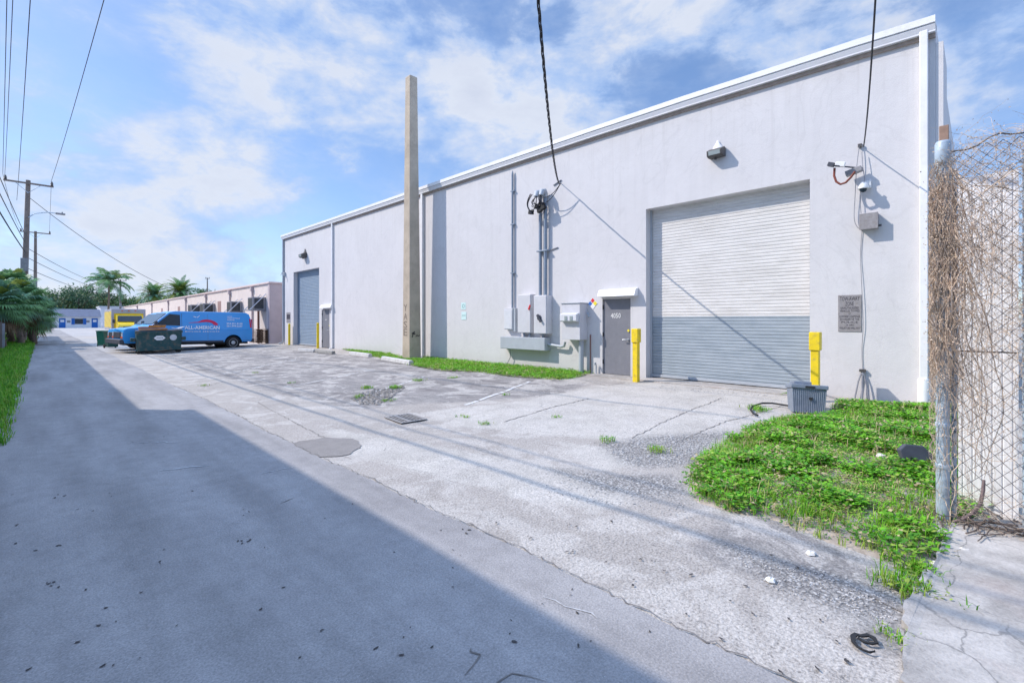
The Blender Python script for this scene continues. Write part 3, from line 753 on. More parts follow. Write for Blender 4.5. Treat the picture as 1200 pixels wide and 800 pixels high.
lampfix(355, 299, 1.25, 'small dark floodlight above the far blue grey roller door')
def wbox(name, label, cat, rect, off, m, extra=None, back=.003, bev=.008):
    y0, y1, z0, z1 = frect(*rect, off); t = thing(name, label, cat, (D, (y0+y1)/2, (z0+z1)/2))
    g = MB(); g.box(D-off, D-back, y0, y1, z0, z1); g.build('housing', m, t, True, bevel=bev); return t, y0, y1, z0, z1
# meter box with long thin riser
t, y0, y1, z0, z1 = wbox('meter_box', 'small pale meter box at the foot of the single tall thin conduit', 'meter box', (590.5,361,600.5,386,), .16, M['cab'])
g = MB(); g.box(D-.172, D-.1615, y0+.02, y1-.02, z0+.02, z1-.06); g.build('cover', M['trim2'], t, True, bevel=.004)
g = MB(); g.box(D-.13, D-.003, y0-.10, y0-.004, z0-.06, z1+.0); g.build('side_box', M['cab2'], t, True, bevel=.006)
yr, zr = W(600.5, 200, .06)
t = thing('thin_conduit', 'tall thin grey conduit riser with pointed top standing alone left of the twin conduits', 'conduit', (D, yr, z1))
g = MB(); g.tube([(D-.06,yr,z1-.02),(D-.06,yr,zr-.15),(D-.06,yr,zr-.10),(D-.06,yr,zr)], [.036,.036,.036,.012], 10); g.build('pipe', M['conduit'], t, True, smooth=40)
for py in (224, 263, 320):
    z = W(600.5, py, .06)[1]; g = MB(); g.box(D-.085, D-.003, yr-.09, yr+.075, z-.02, z+.02); g.build('strap', M['conduit'], t, True, bevel=.004)
# panel pair
t, y0, y1, z0, z1 = wbox('electrical_panel', 'pale grey electrical panel, left one of the pair above the trough', 'electrical panel', (606.5,345,622,390), .20, M['cab'], )
g = MB(); g.box(D-.212, D-.2015, y0+.015, y1-.015, z0+.015, z1-.015); g.build('door', M['cab'], t, True, bevel=.005)
g = MB(); g.obox((D-.235,y0+.03,z0+.66*(z1-z0)), .03, .05, .16, Matrix.Rotation(R(25),3,'X')); g.build('red_lever', M['red'], t, True, bevel=.005)
for u in (.25,.65):
    g = MB(); g.tube([(D-.1,y0+(y1-y0)*u,z0-.13),(D-.1,y0+(y1-y0)*u,z0+.01)], .035, 8); g.build('nipple', M['conduit'], t, True, smooth=40)
t, y0, y1, z0, z1 = wbox('electrical_panel', 'pale grey electrical panel with round breaker handle, right one of the pair', 'electrical panel', (625.5,346,640.5,391), .26, M['cab'])
g = MB(); g.box(D-.272, D-.2615, y0+.015, y1-.015, z0+.015, z1-.015); g.build('door', M['cab'], t, True, bevel=.005)
yc, zc = (y0+y1)/2+.02, z0+.42*(z1-z0)
g = MB(); g.lathe([(.085,0),(.085,-.02),(.05,-.03)], (D-.272,yc,zc), 'x', 16); g.obox((D-.32,yc-.03,zc-.02), .05, .07, .26, Matrix.Rotation(R(-35),3,'X')); g.build('breaker_handle', M['bumper'], t, True, smooth=35)
g = MB(); g.tube([(D-.1,yc,z0-.13),(D-.1,yc,z0+.01)], .035, 8); g.build('nipple', M['conduit'], t, True, smooth=40)
yA = W(633.2, 300, .10)[0]; yB = W(639.2, 300, .10)[0]; zB = z1
zt = W(636,232,.1)[1]
# twin service risers with weatherheads
t = thing('service_riser', 'twin grey service conduits with weatherheads and tangled cables above the panels', 'conduit', (D, (yA+yB)/2, zB))
for yy in (yA, yB):
    g = MB(); g.tube([(D-.10,yy,zB-.01),(D-.10,yy,zt)], .052, 12); o = g.build('pipe', M['conduit'], t, True, smooth=40)
    g = MB(); g.tube([(D-.10,yy,zt-.02),(D-.11,yy,zt+.10),(D-.16,yy,zt+.18),(D-.26,yy,zt+.15),(D-.30,yy,zt+.02)], [.06,.085,.09,.085,.07], 10); g.build('weatherhead', M['cab2'], o, True, smooth=50)
zs_ = W(636,294,.1)[1]
g = MB(); g.box(D-.165, D-.003, yB-.10, yA+.11, zs_-.022, zs_+.022); g.build('strap', M['conduit'], t, True, bevel=.004)
g = MB(); zb2 = zs_; g.tube([(D-.02,yB-.12,zb2+.005),(D-.02,yB-.42,zb2+.06)], .018, 6); g.build('spacer_bar', M['greycable'], t, True)
g = MB()
for k in range(9):
    a0 = Vector((D-.30, rnd.choice((yA,yB))+rnd.uniform(-.05,.05), zt+.02)); q = rnd.uniform(-1,1)
    mid = Vector((D-.30-rnd.uniform(.05,.25), a0.y+rnd.uniform(-.25,.42), zt-rnd.uniform(.1,.55))); end = Vector((D-.25, (yA+yB)/2+rnd.uniform(-.35,.35), zt-rnd.uniform(.2,.42)))
    pts = [a0*(1-u)**2+mid*2*u*(1-u)+end*u*u for u in [i/10 for i in range(11)]]; g.tube(pts, .012, 6)
for k in range(3):   # big loop on the left
    pts = [(D-.28-.05*k, yA+.12+.24*math.sin(u*3.0+.2)*(1-.12*k), zt+.12-.62*u) for u in [i/12 for i in range(13)]]; g.tube(pts, .011, 6)
g.build('cable_loops', M['cable'], t, True, smooth=60)
for dy, dz in ((.33,-.42),(-.03,-.42),(-.17,-.36),(-.10,-.25),(.06,-.30)):
    g = MB(); g.obox((D-.28, (yA+yB)/2+dy, zt+dz), .10, .17, .13, Matrix.Rotation(rnd.uniform(-.3,.3),3,'X')); g.build('splice_block', M['black'], t, True, bevel=.02)
# wiring trough
t, y0, y1, z0, z1 = wbox('wiring_trough', 'long grey horizontal wiring trough below the electrical panels', 'wiring trough', (586.5,395,638.5,409.5), .27, M['cab2'], bev=.006)
g = MB(); g.box(D-.279, D-.2715, y0+.004, y1-.004, z0+.012, z1-.012); g.build('lid', M['cab2'], t, True, bevel=.003)
g = MB(); zc = (z0+z1)/2
g.tube([(D-.12,y0+.01,zc),(D-.12,y0-.42,zc-.04),(D-.12,y0-.50,zc-.05),(D-.12,y0-.62,zc-.03),(D-.12,y0-.66,zc+.10)], .042, 10); g.build('link_conduit', M['cab2'], t, True, smooth=40)
g = MB(); g.tube([(D-.1,y1-.28,z0),(D-.09,y1-.28,z0-.3),(D-.10,y1-.15,z0-.5),(D-.12,y1-.0,z0-.62)], .012, 6); g.build('earth_wire', M['greycable'], t, True)
# meter cabinet
t, y0, y1, z0, z1 = wbox('meter_cabinet', 'tall meter cabinet with projecting hood and pipe leg beside the grey door', 'meter cabinet', (658,355.5,679.5,398), .36, M['cab'])
g = MB(); g.box(D-.385, D-.003, y0-.02, y1+.02, z1+.0005, z1+.02); g.build('lid', M['cab2'], t, True, bevel=.004)
g = MB(); g.prism([(.002,-.02),(.13,-.06),(.13,-.24),(.11,-.27),(.002,-.27)], lambda p: (D-.36-p[0], y0+.03, z1-.25+p[1]), lambda p: (D-.36-p[0], y1-.04, z1-.25+p[1])); g.build('hood', M['trim2'], t, True, bevel=.008)
for u in (.3,.62):
    g = MB(); g.box(D-.505, D-.4915, y0+.03+(y1-y0-.07)*u-.045, y0+.03+(y1-y0-.07)*u+.045, z1-.48, z1-.36); g.build('gauge_window', M['lens'], t, True)
g = MB(); g.tube([(D-.16,y0+.10,z0+.01),(D-.16,y0+.10,-.05)], .075, 12); g.build('pipe_leg', M['cab2'], t, True, smooth=40)
g = MB(); g.tube([(D-.03,y0-.12,z0+.15),(D-.03,y0-.12,.0)], .014, 6); g.build('copper_wire', M['redcable'], t, True)
g = MB(); g.tube([(D-.04,y0-.05,z0+.75),(D-.12,y0-.10,z0+.75)], .03, 8); g.tube([(D-.03,y0-.06,1.6),(D-.10,y0-.12,1.63)], .02, 6); g.build('valve', M['galv'], t, True)
# standpipe stub beside door
y, z = W(698, 436, .08); t = MB(); t.tube([(D-.06,y,-.02),(D-.06,y,.22),(D-.08,y,.30),(D-.13,y,.30)], .022, 8); t.tube([(D-.13,y,.31),(D-.13,y,.24)], .018, 6)
props(t.build('hose_tap', M['cab2'], smooth=40), 'short grey hose tap pipe at the wall foot left of the entry door', 'tap')
# rag / dark bundle in the grass
x, y, z = G(652,432); t = MB(); 
for k in range(6): pebble(t, (x+rnd.uniform(-.12,.12), y+rnd.uniform(-.22,.22), z+.09+rnd.uniform(0,.05)), .10, .7)
props(t.build('dark_bundle', M['litter'], smooth=60), 'dark crumpled bundle lying in the grass under the meter cabinet', 'bundle')
# hazard diamond
y, z = W(694.5, 355.5, .01); t = thing('hazard_diamond', 'white hazard diamond with small coloured squares beside the entry door', 'sign', (D-.006, y, z))
def diamond(g, cy, cz, s, x): g.quad((x,cy,cz+s),(x,cy+s,cz),(x,cy,cz-s),(x,cy-s,cz))
g = MB(); s = .165; g.prism([(0,s),(s,0),(0,-s),(-s,0)], lambda p: (.004,p[0],p[1]), lambda p: (-.002,p[0],p[1])); g.build('plate', M['white'], t)
for nm, m_, dy, dz in (('blue_field', M['blue'], .082, 0), ('red_field', M['red'], 0, .082), ('yellow_field', M['signyellow'], -.082, 0)):
    g = MB(); diamond(g, dy, dz, .072, -.0045); g.build(nm, m_, t)
# two pale cyan notices
def notice(px, py, w_, h_, label):
    y, z = W(px, py, .01); t = thing('notice_sign', label, 'sign', (D-.003, y, z), 0, 'small pale notices on the wall')
    g = MB(); g.box(-.006, -.001, -w_/2, w_/2, -h_/2, h_/2); g.build('plate', M['cyan'], t); return t
t = notice(543, 358.5, .27, .25, 'upper pale cyan notice with dark ring, right of the pole shadow')
g = MB(); ring = [(.075*math.cos(q), .075*math.sin(q)) for q in [i*math.pi/10 for i in range(20)]]
g.add([(-.0075,a,b_) for a, b_ in ring]+[(-.0075,a*.62,b_*.62) for a, b_ in ring], [(i,(i+1)%20,20+(i+1)%20,20+i) for i in range(20)]); g.build('ring', M['teal'], t)
t = notice(543.5, 370, .28, .29, 'lower pale cyan notice with faint lettering, right of the pole shadow')
g = MB(); g.box(-.0085, -.0072, -.11, .11, -.02, .06); g.build('printed_panel', mat('faded_print', (.45,.62,.62), .6), t)
# tow-away sign
y0, y1, z0, z1 = frect(982, 345.5, 1009.5, 388.5, .02)
t = thing('tow_away_sign', 'weathered grey TOW-AWAY ZONE sign covered in dark lettering right of the roller door', 'sign', (D, (y0+y1)/2, (z0+z1)/2))
g = MB(); g.box(D-.012, D-.004, y0, y1, z0, z1); pl_ = g.build('plate', M['signgrey'], t, True)
bv = pl_.modifiers.new('corner', 'BEVEL'); bv.width = .003
g = MB(); wd = y1-y0; ht = z1-z0
for body, top, hh, ww in (('TOW-AWAY', .955, .115, .84), ('ZONE', .815, .115, .36), ('UNAUTHORIZED', .675, .062, .78), ('VEHICLES TOWED', .595, .062, .84), ('AT', .51, .05, .10),
                          ("OWNER'S EXPENSE", .445, .062, .88), ('BY ORDER OF THE', .365, .055, .80), ('POLICE', .285, .055, .70), ('24 HRS', .205, .05, .34), ('VIOLATORS WILL PAY', .125, .058, .88)):
    put_text(g, body, (D-.0135, (y0+y1)/2+wd*ww/2, z0+ht*(top-hh)), (0,-1,0), (0,0,1), w=wd*ww, h=ht*hh)
g.build('lettering', M['ink'], t, True)
# little sign above the far bollard
y0, y1, z0, z1 = frect(335.5, 366, 340, 378, .02); t = thing('small_notice', 'tiny weathered notice above the farthest yellow bollard', 'sign', (D, (y0+y1)/2, z0))
g = MB(); g.box(D-.012, D-.004, y0, y1, z0, z1); g.build('plate', M['signgrey'], t, True)
g = MB(); g.box(D-.0145, D-.0125, y0+.04, y1-.04, z0+.35*(z1-z0), z0+.8*(z1-z0)); g.build('printed_panel', M['ink'], t, True)
# hook at far end
y, z = W(334.5, 321); g = MB(); g.tube([(D,y,z),(D-.25,y,z+.03),(D-.3,y-.05,z-.1)], .03, 6); g.box(D-.1, D-.003, y-.08, y+.08, z-.1, z+.1)
props(g.build('wall_hook', M['cab2']), 'small grey hook bracket near the far top corner of the warehouse wall', 'hook')
# cable bracket, security camera, junction box at right
yb_, zb_ = W(977, 192, .3); 
t = thing('cable_bracket', 'slim bracket arm with drooping rust red cable high right of the roller door', 'bracket', (D, yb_, zb_))
ye, ze = W(1010, 197, .12)
g = MB(); g.tube([(D-.42,W(975,194,.42)[0],W(975,194,.42)[1]),(D-.10,ye,ze)], .014, 6); g.obox((D-.42,W(974,193,.42)[0],W(974,193,.42)[1]), .09,.10,.07, Matrix.Rotation(.4,3,'X')); g.build('arm', M['bumper'], t, True)
g = MB(); y2, z2 = W(1000,199,.2); g.obox((D-.15,y2,z2-.02), .12,.26,.10, Matrix.Rotation(-.25,3,'X')); g.build('mount_plate', M['acgrey'], t, True, bevel=.01)
g = MB(); y3, z3 = W(985,193,.3); g.obox((D-.32,y3,z3), .06,.16,.09, Matrix.Rotation(.25,3,'X')); g.build('white_clamp', M['white'], t, True, bevel=.01)
pts = []
for px, py in ((978,197),(977.5,206),(980,213),(985,216),(991,214),(997,208),(1002,201)):
    yy, z_ = W(px, py, .34); pts.append((D-.34, yy, z_))
g = MB(); g.tube(pts, .02, 8); g.build('drooping_cable', M['redcable'], t, True, smooth=60)
yc, zc = W(1013, 219, .2); t = thing('security_camera', 'white dome security camera on the wall above the grey junction box', 'camera', (D, yc, zc))
g = MB(); g.box(D-.07, D-.003, yc-.08, yc+.08, zc+.0, zc+.14); g.tube([(D-.06,yc,zc+.08),(D-.20,yc+.02,zc+.05)], .04, 8); g.build('mount', M['white'], t, True, bevel=.01)
g = MB(); g.lathe([(.02,.07),(.065,.055),(.085,.0),(.085,-.03),(.05,-.035)][::-1], (D-.20,yc+.02,zc), 'z', 16); o = g.build('shell', M['white'], t, True, smooth=50)
g = MB(); g.lathe([(.005,-.10),(.045,-.085),(.06,-.05),(.06,-.037)], (D-.20,yc+.02,zc), 'z', 14); g.build('dome', M['glass'], o, True, smooth=60)
t, y0, y1, z0, z1 = wbox('junction_box', 'weathered grey junction box on the wall below the security camera', 'junction box', (1007.5,250,1028.5,268), .16, M['signgrey'])
g = MB(); g.box(D-.172, D-.1605, y0-.008, y1+.008, z0-.006, z1+.008); g.build('lid', M['signgrey'], t, True, bevel=.006)
g = MB(); g.tube([(D-.1,y0,z0+.05),(D-.1,y0-.05,z0+.05)], .02, 8); g.build('gland', M['bronze'], t, True)
def wall_cable(name, label, pix, r, m, off=.02):
    pts = []
    for p in pix:
        o = p[2] if len(p) > 2 else off; yy, z_ = W(p[0], p[1], o); pts.append(Vector((D-o, yy, z_)))
    out = []                                            # smooth through the points
    for i in range(len(pts)-1):
        p0, p1, p2, p3 = pts[max(i-1,0)], pts[i], pts[i+1], pts[min(i+2,len(pts)-1)]
        for k in range(6):
            u = k/6; out.append(.5*((2*p1)+(p2-p0)*u+(2*p0-5*p1+4*p2-p3)*u*u+(3*p1-p0-3*p2+p3)*u**3))
    out.append(pts[-1]); g = MB(); g.tube(out, r, 6); return props(g.build(name, m, smooth=60), label, 'cable')
wall_cable('wall_cable', 'thin grey cable looping from the drop hook down past the bracket to the box bottom', [(1007,171,.06),(1004,195,.10),(1002,230,.06),(1001,255,.05),(1004,265,.05),(1009,269,.05)], .006, M['greycable'])
wall_cable('wall_cable', 'thin grey cable from the drop hook straight into the box top', [(1010,178,.08),(1011,195,.10),(1013,212,.08),(1008,228,.06),(1009,250,.05)], .006, M['greycable'])
wall_cable('wall_cable', 'long thin wire running down the wall past the tow away sign', [(1010,268,.02),(1008.5,300,.015),(1010,340,.03),(1011.5,380,.03),(1010,410,.015),(1011,434,.015)], .005, M['greycable'])
y0_, z0_ = W(1011, 434, .03)
t = thing('conduit_stub', 'cluster of three splayed grey conduit stubs on the wall foot above the weeds', 'conduit', (D, y0_, 0))
for px, py, r in ((1000.5,470,.013),(1010.5,472,.017),(1019.5,470,.013)):
    y, z = W(px, py, .06); g = MB(); g.tube([(D-.04,y0_+rnd.uniform(-.02,.02),z0_),(D-.06,(y+y0_)/2,z0_-.22),(D-.07,y,z-.05)], r, 6); g.build('stub', M['greycable'], t, True, smooth=60)
g = MB(); g.obox((D-.04,y0_,z0_), .05,.10,.05); g.build('clip', M['bronze'], t, True)

# ---------------------------------------------------------------- bollards
def bollard(px, py, top, label, seg):
    x, y, z = G(px, py); x = min(x, D-.22) if px > 700 else x
    t = thing('bollard', label, 'bollard', (x, y, z), 0, 'yellow steel bollards beside the roller doors')
    Zc = x*S_+y*C_; h = CZ+(376-top)*Zc/FPX-z
    g = MB(); 
    if seg: g.box(-.065,.065,-.065,.065,-.1,h-.0)
    else: g.tube([(0,0,-.1),(0,0,h-.06)], .068, 16)
    g.build('post', M['yellow'], t, bevel=.006 if seg else 0, smooth=None if seg else 40)
    g = MB()
    if seg: g.box(-.088,.088,-.088,.088,h-.34,h); g.build('sleeve', M['yellow'], t, bevel=.012)
    else: g.lathe([(.07,h-.062),(.069,h-.03),(.05,h-.005),(.01,h)], (0,0,0), 'z', 16); g.build('cap', M['yellow'], t, smooth=50)
bollard(745.5,447,385,'yellow square bollard between the grey entry door and the big roller door',True)
bollard(955.5,470,389,'yellow square bollard behind the slate plastic box',True)
bollard(372.5,408,378,'slim yellow bollard at the near side of the far blue grey roller door',False)
bollard(339,404,379,'slim yellow bollard at the far corner of the warehouse',False)

# ---------------------------------------------------------------- concrete pole
pxx, pyy, _ = G(480,420.5); pxx = 10.07; pyy = pxx*ray(480,420)[1]/ray(480,420)[0]
H = CZ+(376-86)*(pxx*S_+pyy*C_)/FPX
t = thing('concrete_pole', 'tall tapered square concrete pole standing bare in front of the white wall', 'pole', (pxx, pyy, 0))
g = MB(); b0, b1 = .54, .345
def sq(s, z): return [(0,0,z),(s,0,z),(s,s,z),(0,s,z)]
g.add(sq(b0,-.3)+[(x+.05,y+.05,z) for x, y, z in sq(b1,H)], [(3,2,1,0),(4,5,6,7),(0,1,5,4),(1,2,6,5),(2,3,7,6),(3,0,4,7)]); pole_ob = g.build('shaft', M['concpole'], t, bevel=.03)
g = MB()
# spray tags: lettered scrawl on the two visible faces
def face_x(z): return .05*(z/H)-.004
def strokes(pts, r, face):
    for a, b_ in zip(pts, pts[1:]):
        f = []
        for u, z in (a, b_):
            f.append((face_x(z), u, z) if face == 'x' else (u, face_x(z), z))
        d = Vector(f[1])-Vector(f[0]); nn_ = Vector((1,0,0)) if face == 'x' else Vector((0,1,0)); s = d.cross(nn_).normalized()*r
        p, q = Vector(f[0]), Vector(f[1]); g.quad(p-s, p+s, q+s, q-s)
for L_, z in (('Y',1.86),('A',1.52),('S',1.20),('E',.90)):
    vs, fs, x0, x1, y0, y1 = text_geo(L_)
    g.add([(face_x(z+.2*(yy-y0)/(y1-y0)), .43-.26*(xx-x0)/(x1-x0)+rnd.uniform(-.01,.01), z+.27*(yy-y0)/(y1-y0)) for xx, yy, _z in vs], fs)
g.build('spray_tag', mat('faded_spray_paint', (.22,.18,.15), .8, var=.5, scale=30), t)
g = MB()
strokes([(.10,.98),(.24,1.06),(.16,.98),(.12,.84)], .022, 'y'); strokes([(.16,.98),(.26,.97)], .025, 'y'); strokes([(.28,.86),(.34,.93),(.38,.88),(.47,.92)], .016, 'y')
g.build('scribble', mat('black_marker_paint', (.06,.05,.05), .8, var=.5, scale=30), t)

# ---------------------------------------------------------------- wheel stops
def wheelstop(a, b_, label, tilt=0, m=None):
    A, B = Vector(G(*a)), Vector(G(*b_)); d = B-A; t = thing('wheel_stop', label, 'wheel stop', A+d/2, math.atan2(d.y, d.x), 'concrete wheel stops along the wall')
    g = MB(); L = d.length/2
    g.prism([(-.10,0),(.10,0),(.075,.13),(.05,.15),(-.05,.15),(-.075,.13)], lambda p: (-L,p[0],p[1]), lambda p: (L,p[0],p[1])); g.build('block', m or M['stop'], t, bevel=.015)
wheelstop((351,411.5),(369,412.5),'pale wheel stop nearest the far blue grey roller door')
wheelstop((371,412.5),(391,415),'dull grey wheel stop in front of the far entry door', m=mat('dirty_wheel_stop', (.30,.29,.27), .9, var=.2, scale=9))
wheelstop((411,415.5),(434,418.5),'white wheel stop lying alone in the grass edge halfway to the pole')
wheelstop((449,421.5),(482,427.5),'long white wheel stop at the foot of the concrete pole')

# ---------------------------------------------------------------- drain grate
x, y, z = G(475,490.5); t = thing('drain_grate', 'rusty slotted storm drain grate sunk in the lot gutter', 'drain grate', (x, y, z+.006))
g = MB(); cs = [Vector(G(*p)) for p in ((450,489),(480,484.5),(501,491),(470,496.5))]
e1 = (cs[1]-cs[0]); e2 = (cs[3]-cs[0])
def gp3(u, v_, z): 
    p = cs[0]+e1*u+e2*v_; return (p.x-x, p.y-y, z)
g.quad(gp3(0,0,.002),gp3(1,0,.002),gp3(1,1,.002),gp3(0,1,.002)); g.build('pit', M['dark'], t)
g = MB()
def bar(u0, u1, v0, v1): g.add([gp3(u0,v0,.004),gp3(u1,v0,.004),gp3(u1,v1,.004),gp3(u0,v1,.004),gp3(u0,v0,.011),gp3(u1,v0,.011),gp3(u1,v1,.011),gp3(u0,v1,.011)], [(4,5,6,7),(0,1,5,4),(1,2,6,5),(2,3,7,6),(3,0,4,7)])
bar(0,1,0,.06); bar(0,1,.94,1); bar(0,.05,.06,.94); bar(.95,1,.06,.94); bar(.36,.40,.06,.94)
for k in range(8): bar(.05+.9*(k+.35)/8, .05+.9*(k+.66)/8, .06, .94)
g.build('bars', M['grate'], t)

# ---------------------------------------------------------------- slate plastic box by the bollard
A = Vector(G(928,483)); B = Vector(G(968,485)); d = B-A; rz = math.atan2(d.y, d.x)
t = thing('storage_box', 'slate blue ribbed plastic storage box tilted in the weeds before the yellow bollard', 'storage box', A+d/2+Vector((0,0,.0)), rz)
Rx = Matrix.Rotation(R(-8),3,'X') @ Matrix.Rotation(R(2),3,'Y')
L = d.length; hh = .49
g = MB()
def rp(x, y, z): 
    v = Rx @ Vector((x,y,z)); return (v.x, v.y, v.z)
bt, tp = L/2*.93, L/2*1.02
n = 18; front = []
ysn = []
for i in range(n*4):
    u = i/(n*4-1); ph = i % 4; ysn.append((u*2-1, -.008 if ph in (1,2) else 0.0))
vs = [rp(u*bt, e, 0) for u, e in ysn]+[rp(u*tp, -.03+e, hh-.09) for u, e in ysn]; k = len(ysn)
g.add(vs, [(i,i+1,k+i+1,k+i) for i in range(k-1)])
g.add([rp(-bt,.002,0),rp(bt,.002,0),rp(bt,.40,0),rp(-bt,.40,0),rp(-tp,-.028,hh-.09),rp(tp,-.028,hh-.09),rp(tp,.43,hh-.09),rp(-tp,.43,hh-.09)], [(0,3,2,1),(4,5,6,7),(1,2,6,5),(2,3,7,6),(3,0,4,7)])
g.build('body', M['plastic'], t)
g = MB()
def rbox(b_, x0, x1, y0, y1, z0, z1): b_.add([rp(a,c,e) for e in (z0,z1) for a, c in ((x0,y0),(x1,y0),(x1,y1),(x0,y1))], [(0,3,2,1),(4,5,6,7),(0,1,5,4),(1,2,6,5),(2,3,7,6),(3,0,4,7)])
rbox(g, -tp-.02, tp+.02, -.055, .45, hh-.088, hh-.02); g.build('rim', M['plastic'], t, bevel=.01)
g = MB(); rbox(g, -tp*.85, tp*.2, .05, .40, hh-.019, hh+.03); g.build('lid_flap', M['plastic'], t, bevel=.008)
g = MB(); rbox(g, -tp*.25, tp*.3, -.062, -.0555, hh-.075, hh-.045); g.build('handle_slot', M['dark'], t)
g = MB(); rbox(g, .0, .045, -.045, -.030, .22, .26); g.build('hole', M['dark'], t)
# black hose
pts = [G(*p) for p in ((927,478),(905,474.5),(893,474.5),(882,478),(879.5,482),(883,487),(888,489))]
g = MB(); g.tube([(x,y,z+.035) for x, y, z in pts], .016, 8); props(g.build('hose', M['black'], smooth=60), 'short black hose curled on the concrete left of the plastic box', 'hose')
# litter things near the camera
def stone(px, py, r, label, m, flat=.55):
    x, y, z = G(px, py); z = max(z, float(moundz(np.array([x]), np.array([y]))[0]))
    g = MB(); pebble(g, (0,0,r*.3), r, flat); o = g.build('stone', m, bevel=0); o.location = (x, y, z); return props(o, label, 'stone', 'loose stones near the weeds')
PALE = mat('chalky_white_stone', (.62,.61,.59), .9, var=.15, scale=25, bmp=.3)
stone(950,650,.036,'chunky white stone at the lower edge of the weeds', PALE)
stone(903,681,.032,'rounded white stone on the bare ground below the weeds', PALE)
stone(1033,545,.06,'pale stone in the bare patch in the middle of the weeds', M['stone'])
stone(1128,648,.05,'pale stone at the fence foot on the concrete slab edge', M['stone'])
stone(1097,662,.035,'pale stone at the corner where weeds meet the concrete slab', M['stone'])
x, y, z = G(1013,755)
g = MB()
def strip(pts, wd, z0):
    L = []
    for i, p in enumerate(pts):
        p = Vector((p[0],p[1],0)); q = Vector((*pts[min(i+1,len(pts)-1)],0))-Vector((*pts[max(i-1,0)],0)); s = Vector((-q.y,q.x,0)).normalized()*wd[i]*.24
        L += [p-s+Vector((0,0,z0)), p+s+Vector((0,0,z0)), p+s+Vector((0,0,z0+.009)), p-s+Vector((0,0,z0+.009))]
    n_ = len(pts); fs = [(i*4+k, i*4+(k+1)%4, i*4+4+(k+1)%4, i*4+4+k) for i in range(n_-1) for k in range(4)]+[(0,1,2,3),((n_-1)*4+3,(n_-1)*4+2,(n_-1)*4+1,(n_-1)*4)]
    g.add(L, fs)
def gl(*pts): return [tuple(np.array(G(*p)[:2])-np.array([x,y])) for p in pts]
strip(gl((1028,757),(1024,751),(1017,747.5),(1009,748.5),(1003,746.5),(999.5,749),(1000,755),(1005,761),(1012,765),(1019,767.5),(1025,766.5)), [.02,.05,.05,.035,.045,.05,.04,.025,.02,.02,.008], .006)
strip(gl((1006,751),(1013,756),(1021,757.5),(1028,757)), [.02,.03,.035,.02], .007)
o = g.build('rubber_strap', M['black'], bevel=.0015); o.location = (x, y, z+.006); props(o, 'looped black rubber strap lying on the asphalt beside the concrete slab', 'strap')
x, y, z = G(1078,556); z = float(moundz(np.array([x]),np.array([y]))[0])
g = MB(); g.prism([(-.14,0),(-.15,.14),(-.08,.23),(.08,.24),(.15,.18),(.14,0)], lambda p: (.0,p[0],p[1]-.01), lambda p: (.045+.10*p[1],p[0],p[1]+.0))
o = g.build('plastic_scrap', M['bumper'], bevel=.01); o.location = (x, y, z); o.rotation_euler = (0,R(20),R(35)); props(o, 'dark plastic scrap leaning in the weeds by the fence post', 'scrap')
x, y, z = G(1122,632)
g = MB()
for k in range(26):
    a = rnd.uniform(0,6.28); p = [Vector((rnd.uniform(-.05,.25), rnd.uniform(-.55,.12), .01+rnd.uniform(0,.05)))]
    for j in range(6): p.append(p[-1]+Vector((math.cos(a)*.05+rnd.gauss(0,.01), math.sin(a)*.05+rnd.gauss(0,.01), rnd.gauss(0,.012))))
    g.tube([(q.x,q.y,max(q.z,.008)) for q in p], rnd.uniform(.003,.008), 4)
o = g.build('brushwood', [mat('dead_brush', (.13,.10,.085), .9, var=.4, scale=15)]); o.location = (x+.2, y, -.118); kind(o, 'stuff'); props(o, 'dead brown twigs and leaf trash along the foot of the mesh fence', 'brushwood')

# ---------------------------------------------------------------- chain link fence, panels, vines
FX, FY = 5.13, .21; FZ0 = -.14
def zcol(px_py, X, Y): return CZ+(376-px_py)*(X*S_+Y*C_)/FPX
ztop = zcol(176, FX, FY)
t = thing('chain_link_fence', 'rusty chain link mesh fence on galvanised posts at the right edge', 'fence', (FX, FY, FZ0))
g = MB(); g.tube([(0,0,-.1),(0,0,ztop-FZ0+.05)], .043, 18); cap = g.build('post', M['galv'], t, smooth=40)
for z in (.45, .78, ztop-FZ0-.20, ztop-FZ0-.28):
    g = MB(); g.lathe([(.045,-.02),(.049,-.015),(.049,.015),(.045,.02)], (0,0,z), 'z', 18); g.build('post_band', M['galv'], cap, smooth=40)
g = MB(); g.lathe([(.045,-.12),(.051,-.11),(.051,.05),(.047,.06),(.041,.07)], (0,0,ztop-FZ0), 'z', 18); g.build('post_cap', M['galv'], cap, smooth=40)
for dy in (-.462, -3.1):
    g = MB(); g.tube([(0.06,dy,-.1),(.06,dy,ztop-FZ0-.1)], .026, 12); g.build('post', M['galv'], t, smooth=40)
g = MB(); g.tube([(.03,-.065,0.02),(.03,-.065,ztop-FZ0-.3)], .017, 8); g.build('tension_bar', M['galv'], t)
g = MB(); dw, dz = .0435, .047; ncol = 78
def ftopz(y): return ztop-FZ0-.06 + (-y)*.16 + .02*math.sin(y*17) if y > -.6 else ztop-FZ0+.02
for i in range(ncol):
    pts = []; zmax = ftopz(-.03-i*dw); nz_ = int(zmax/dz)
    for k in range(nz_+1):
        yy = -.03-(i+((k+i) % 2))*dw; wob = .012*math.sin(yy*6+k*.15)
        pts.append((wob+(.0022 if (k+i) % 2 else -.0022), yy, .03+k*dz))
    g.tube(pts, .0026, 4, cap=False)
g.build('mesh', mat('rusty_mesh_wire', (.10,.09,.10), .6, .1, var=.3, scale=12), t)
g = MB(); g.tube([(0,-.02-i*.06, ftopz(-i*.06)+.03+.012*math.sin(i*1.7)) for i in range(52)], .006, 6); g.build('top_wire', M['bronze'], t)
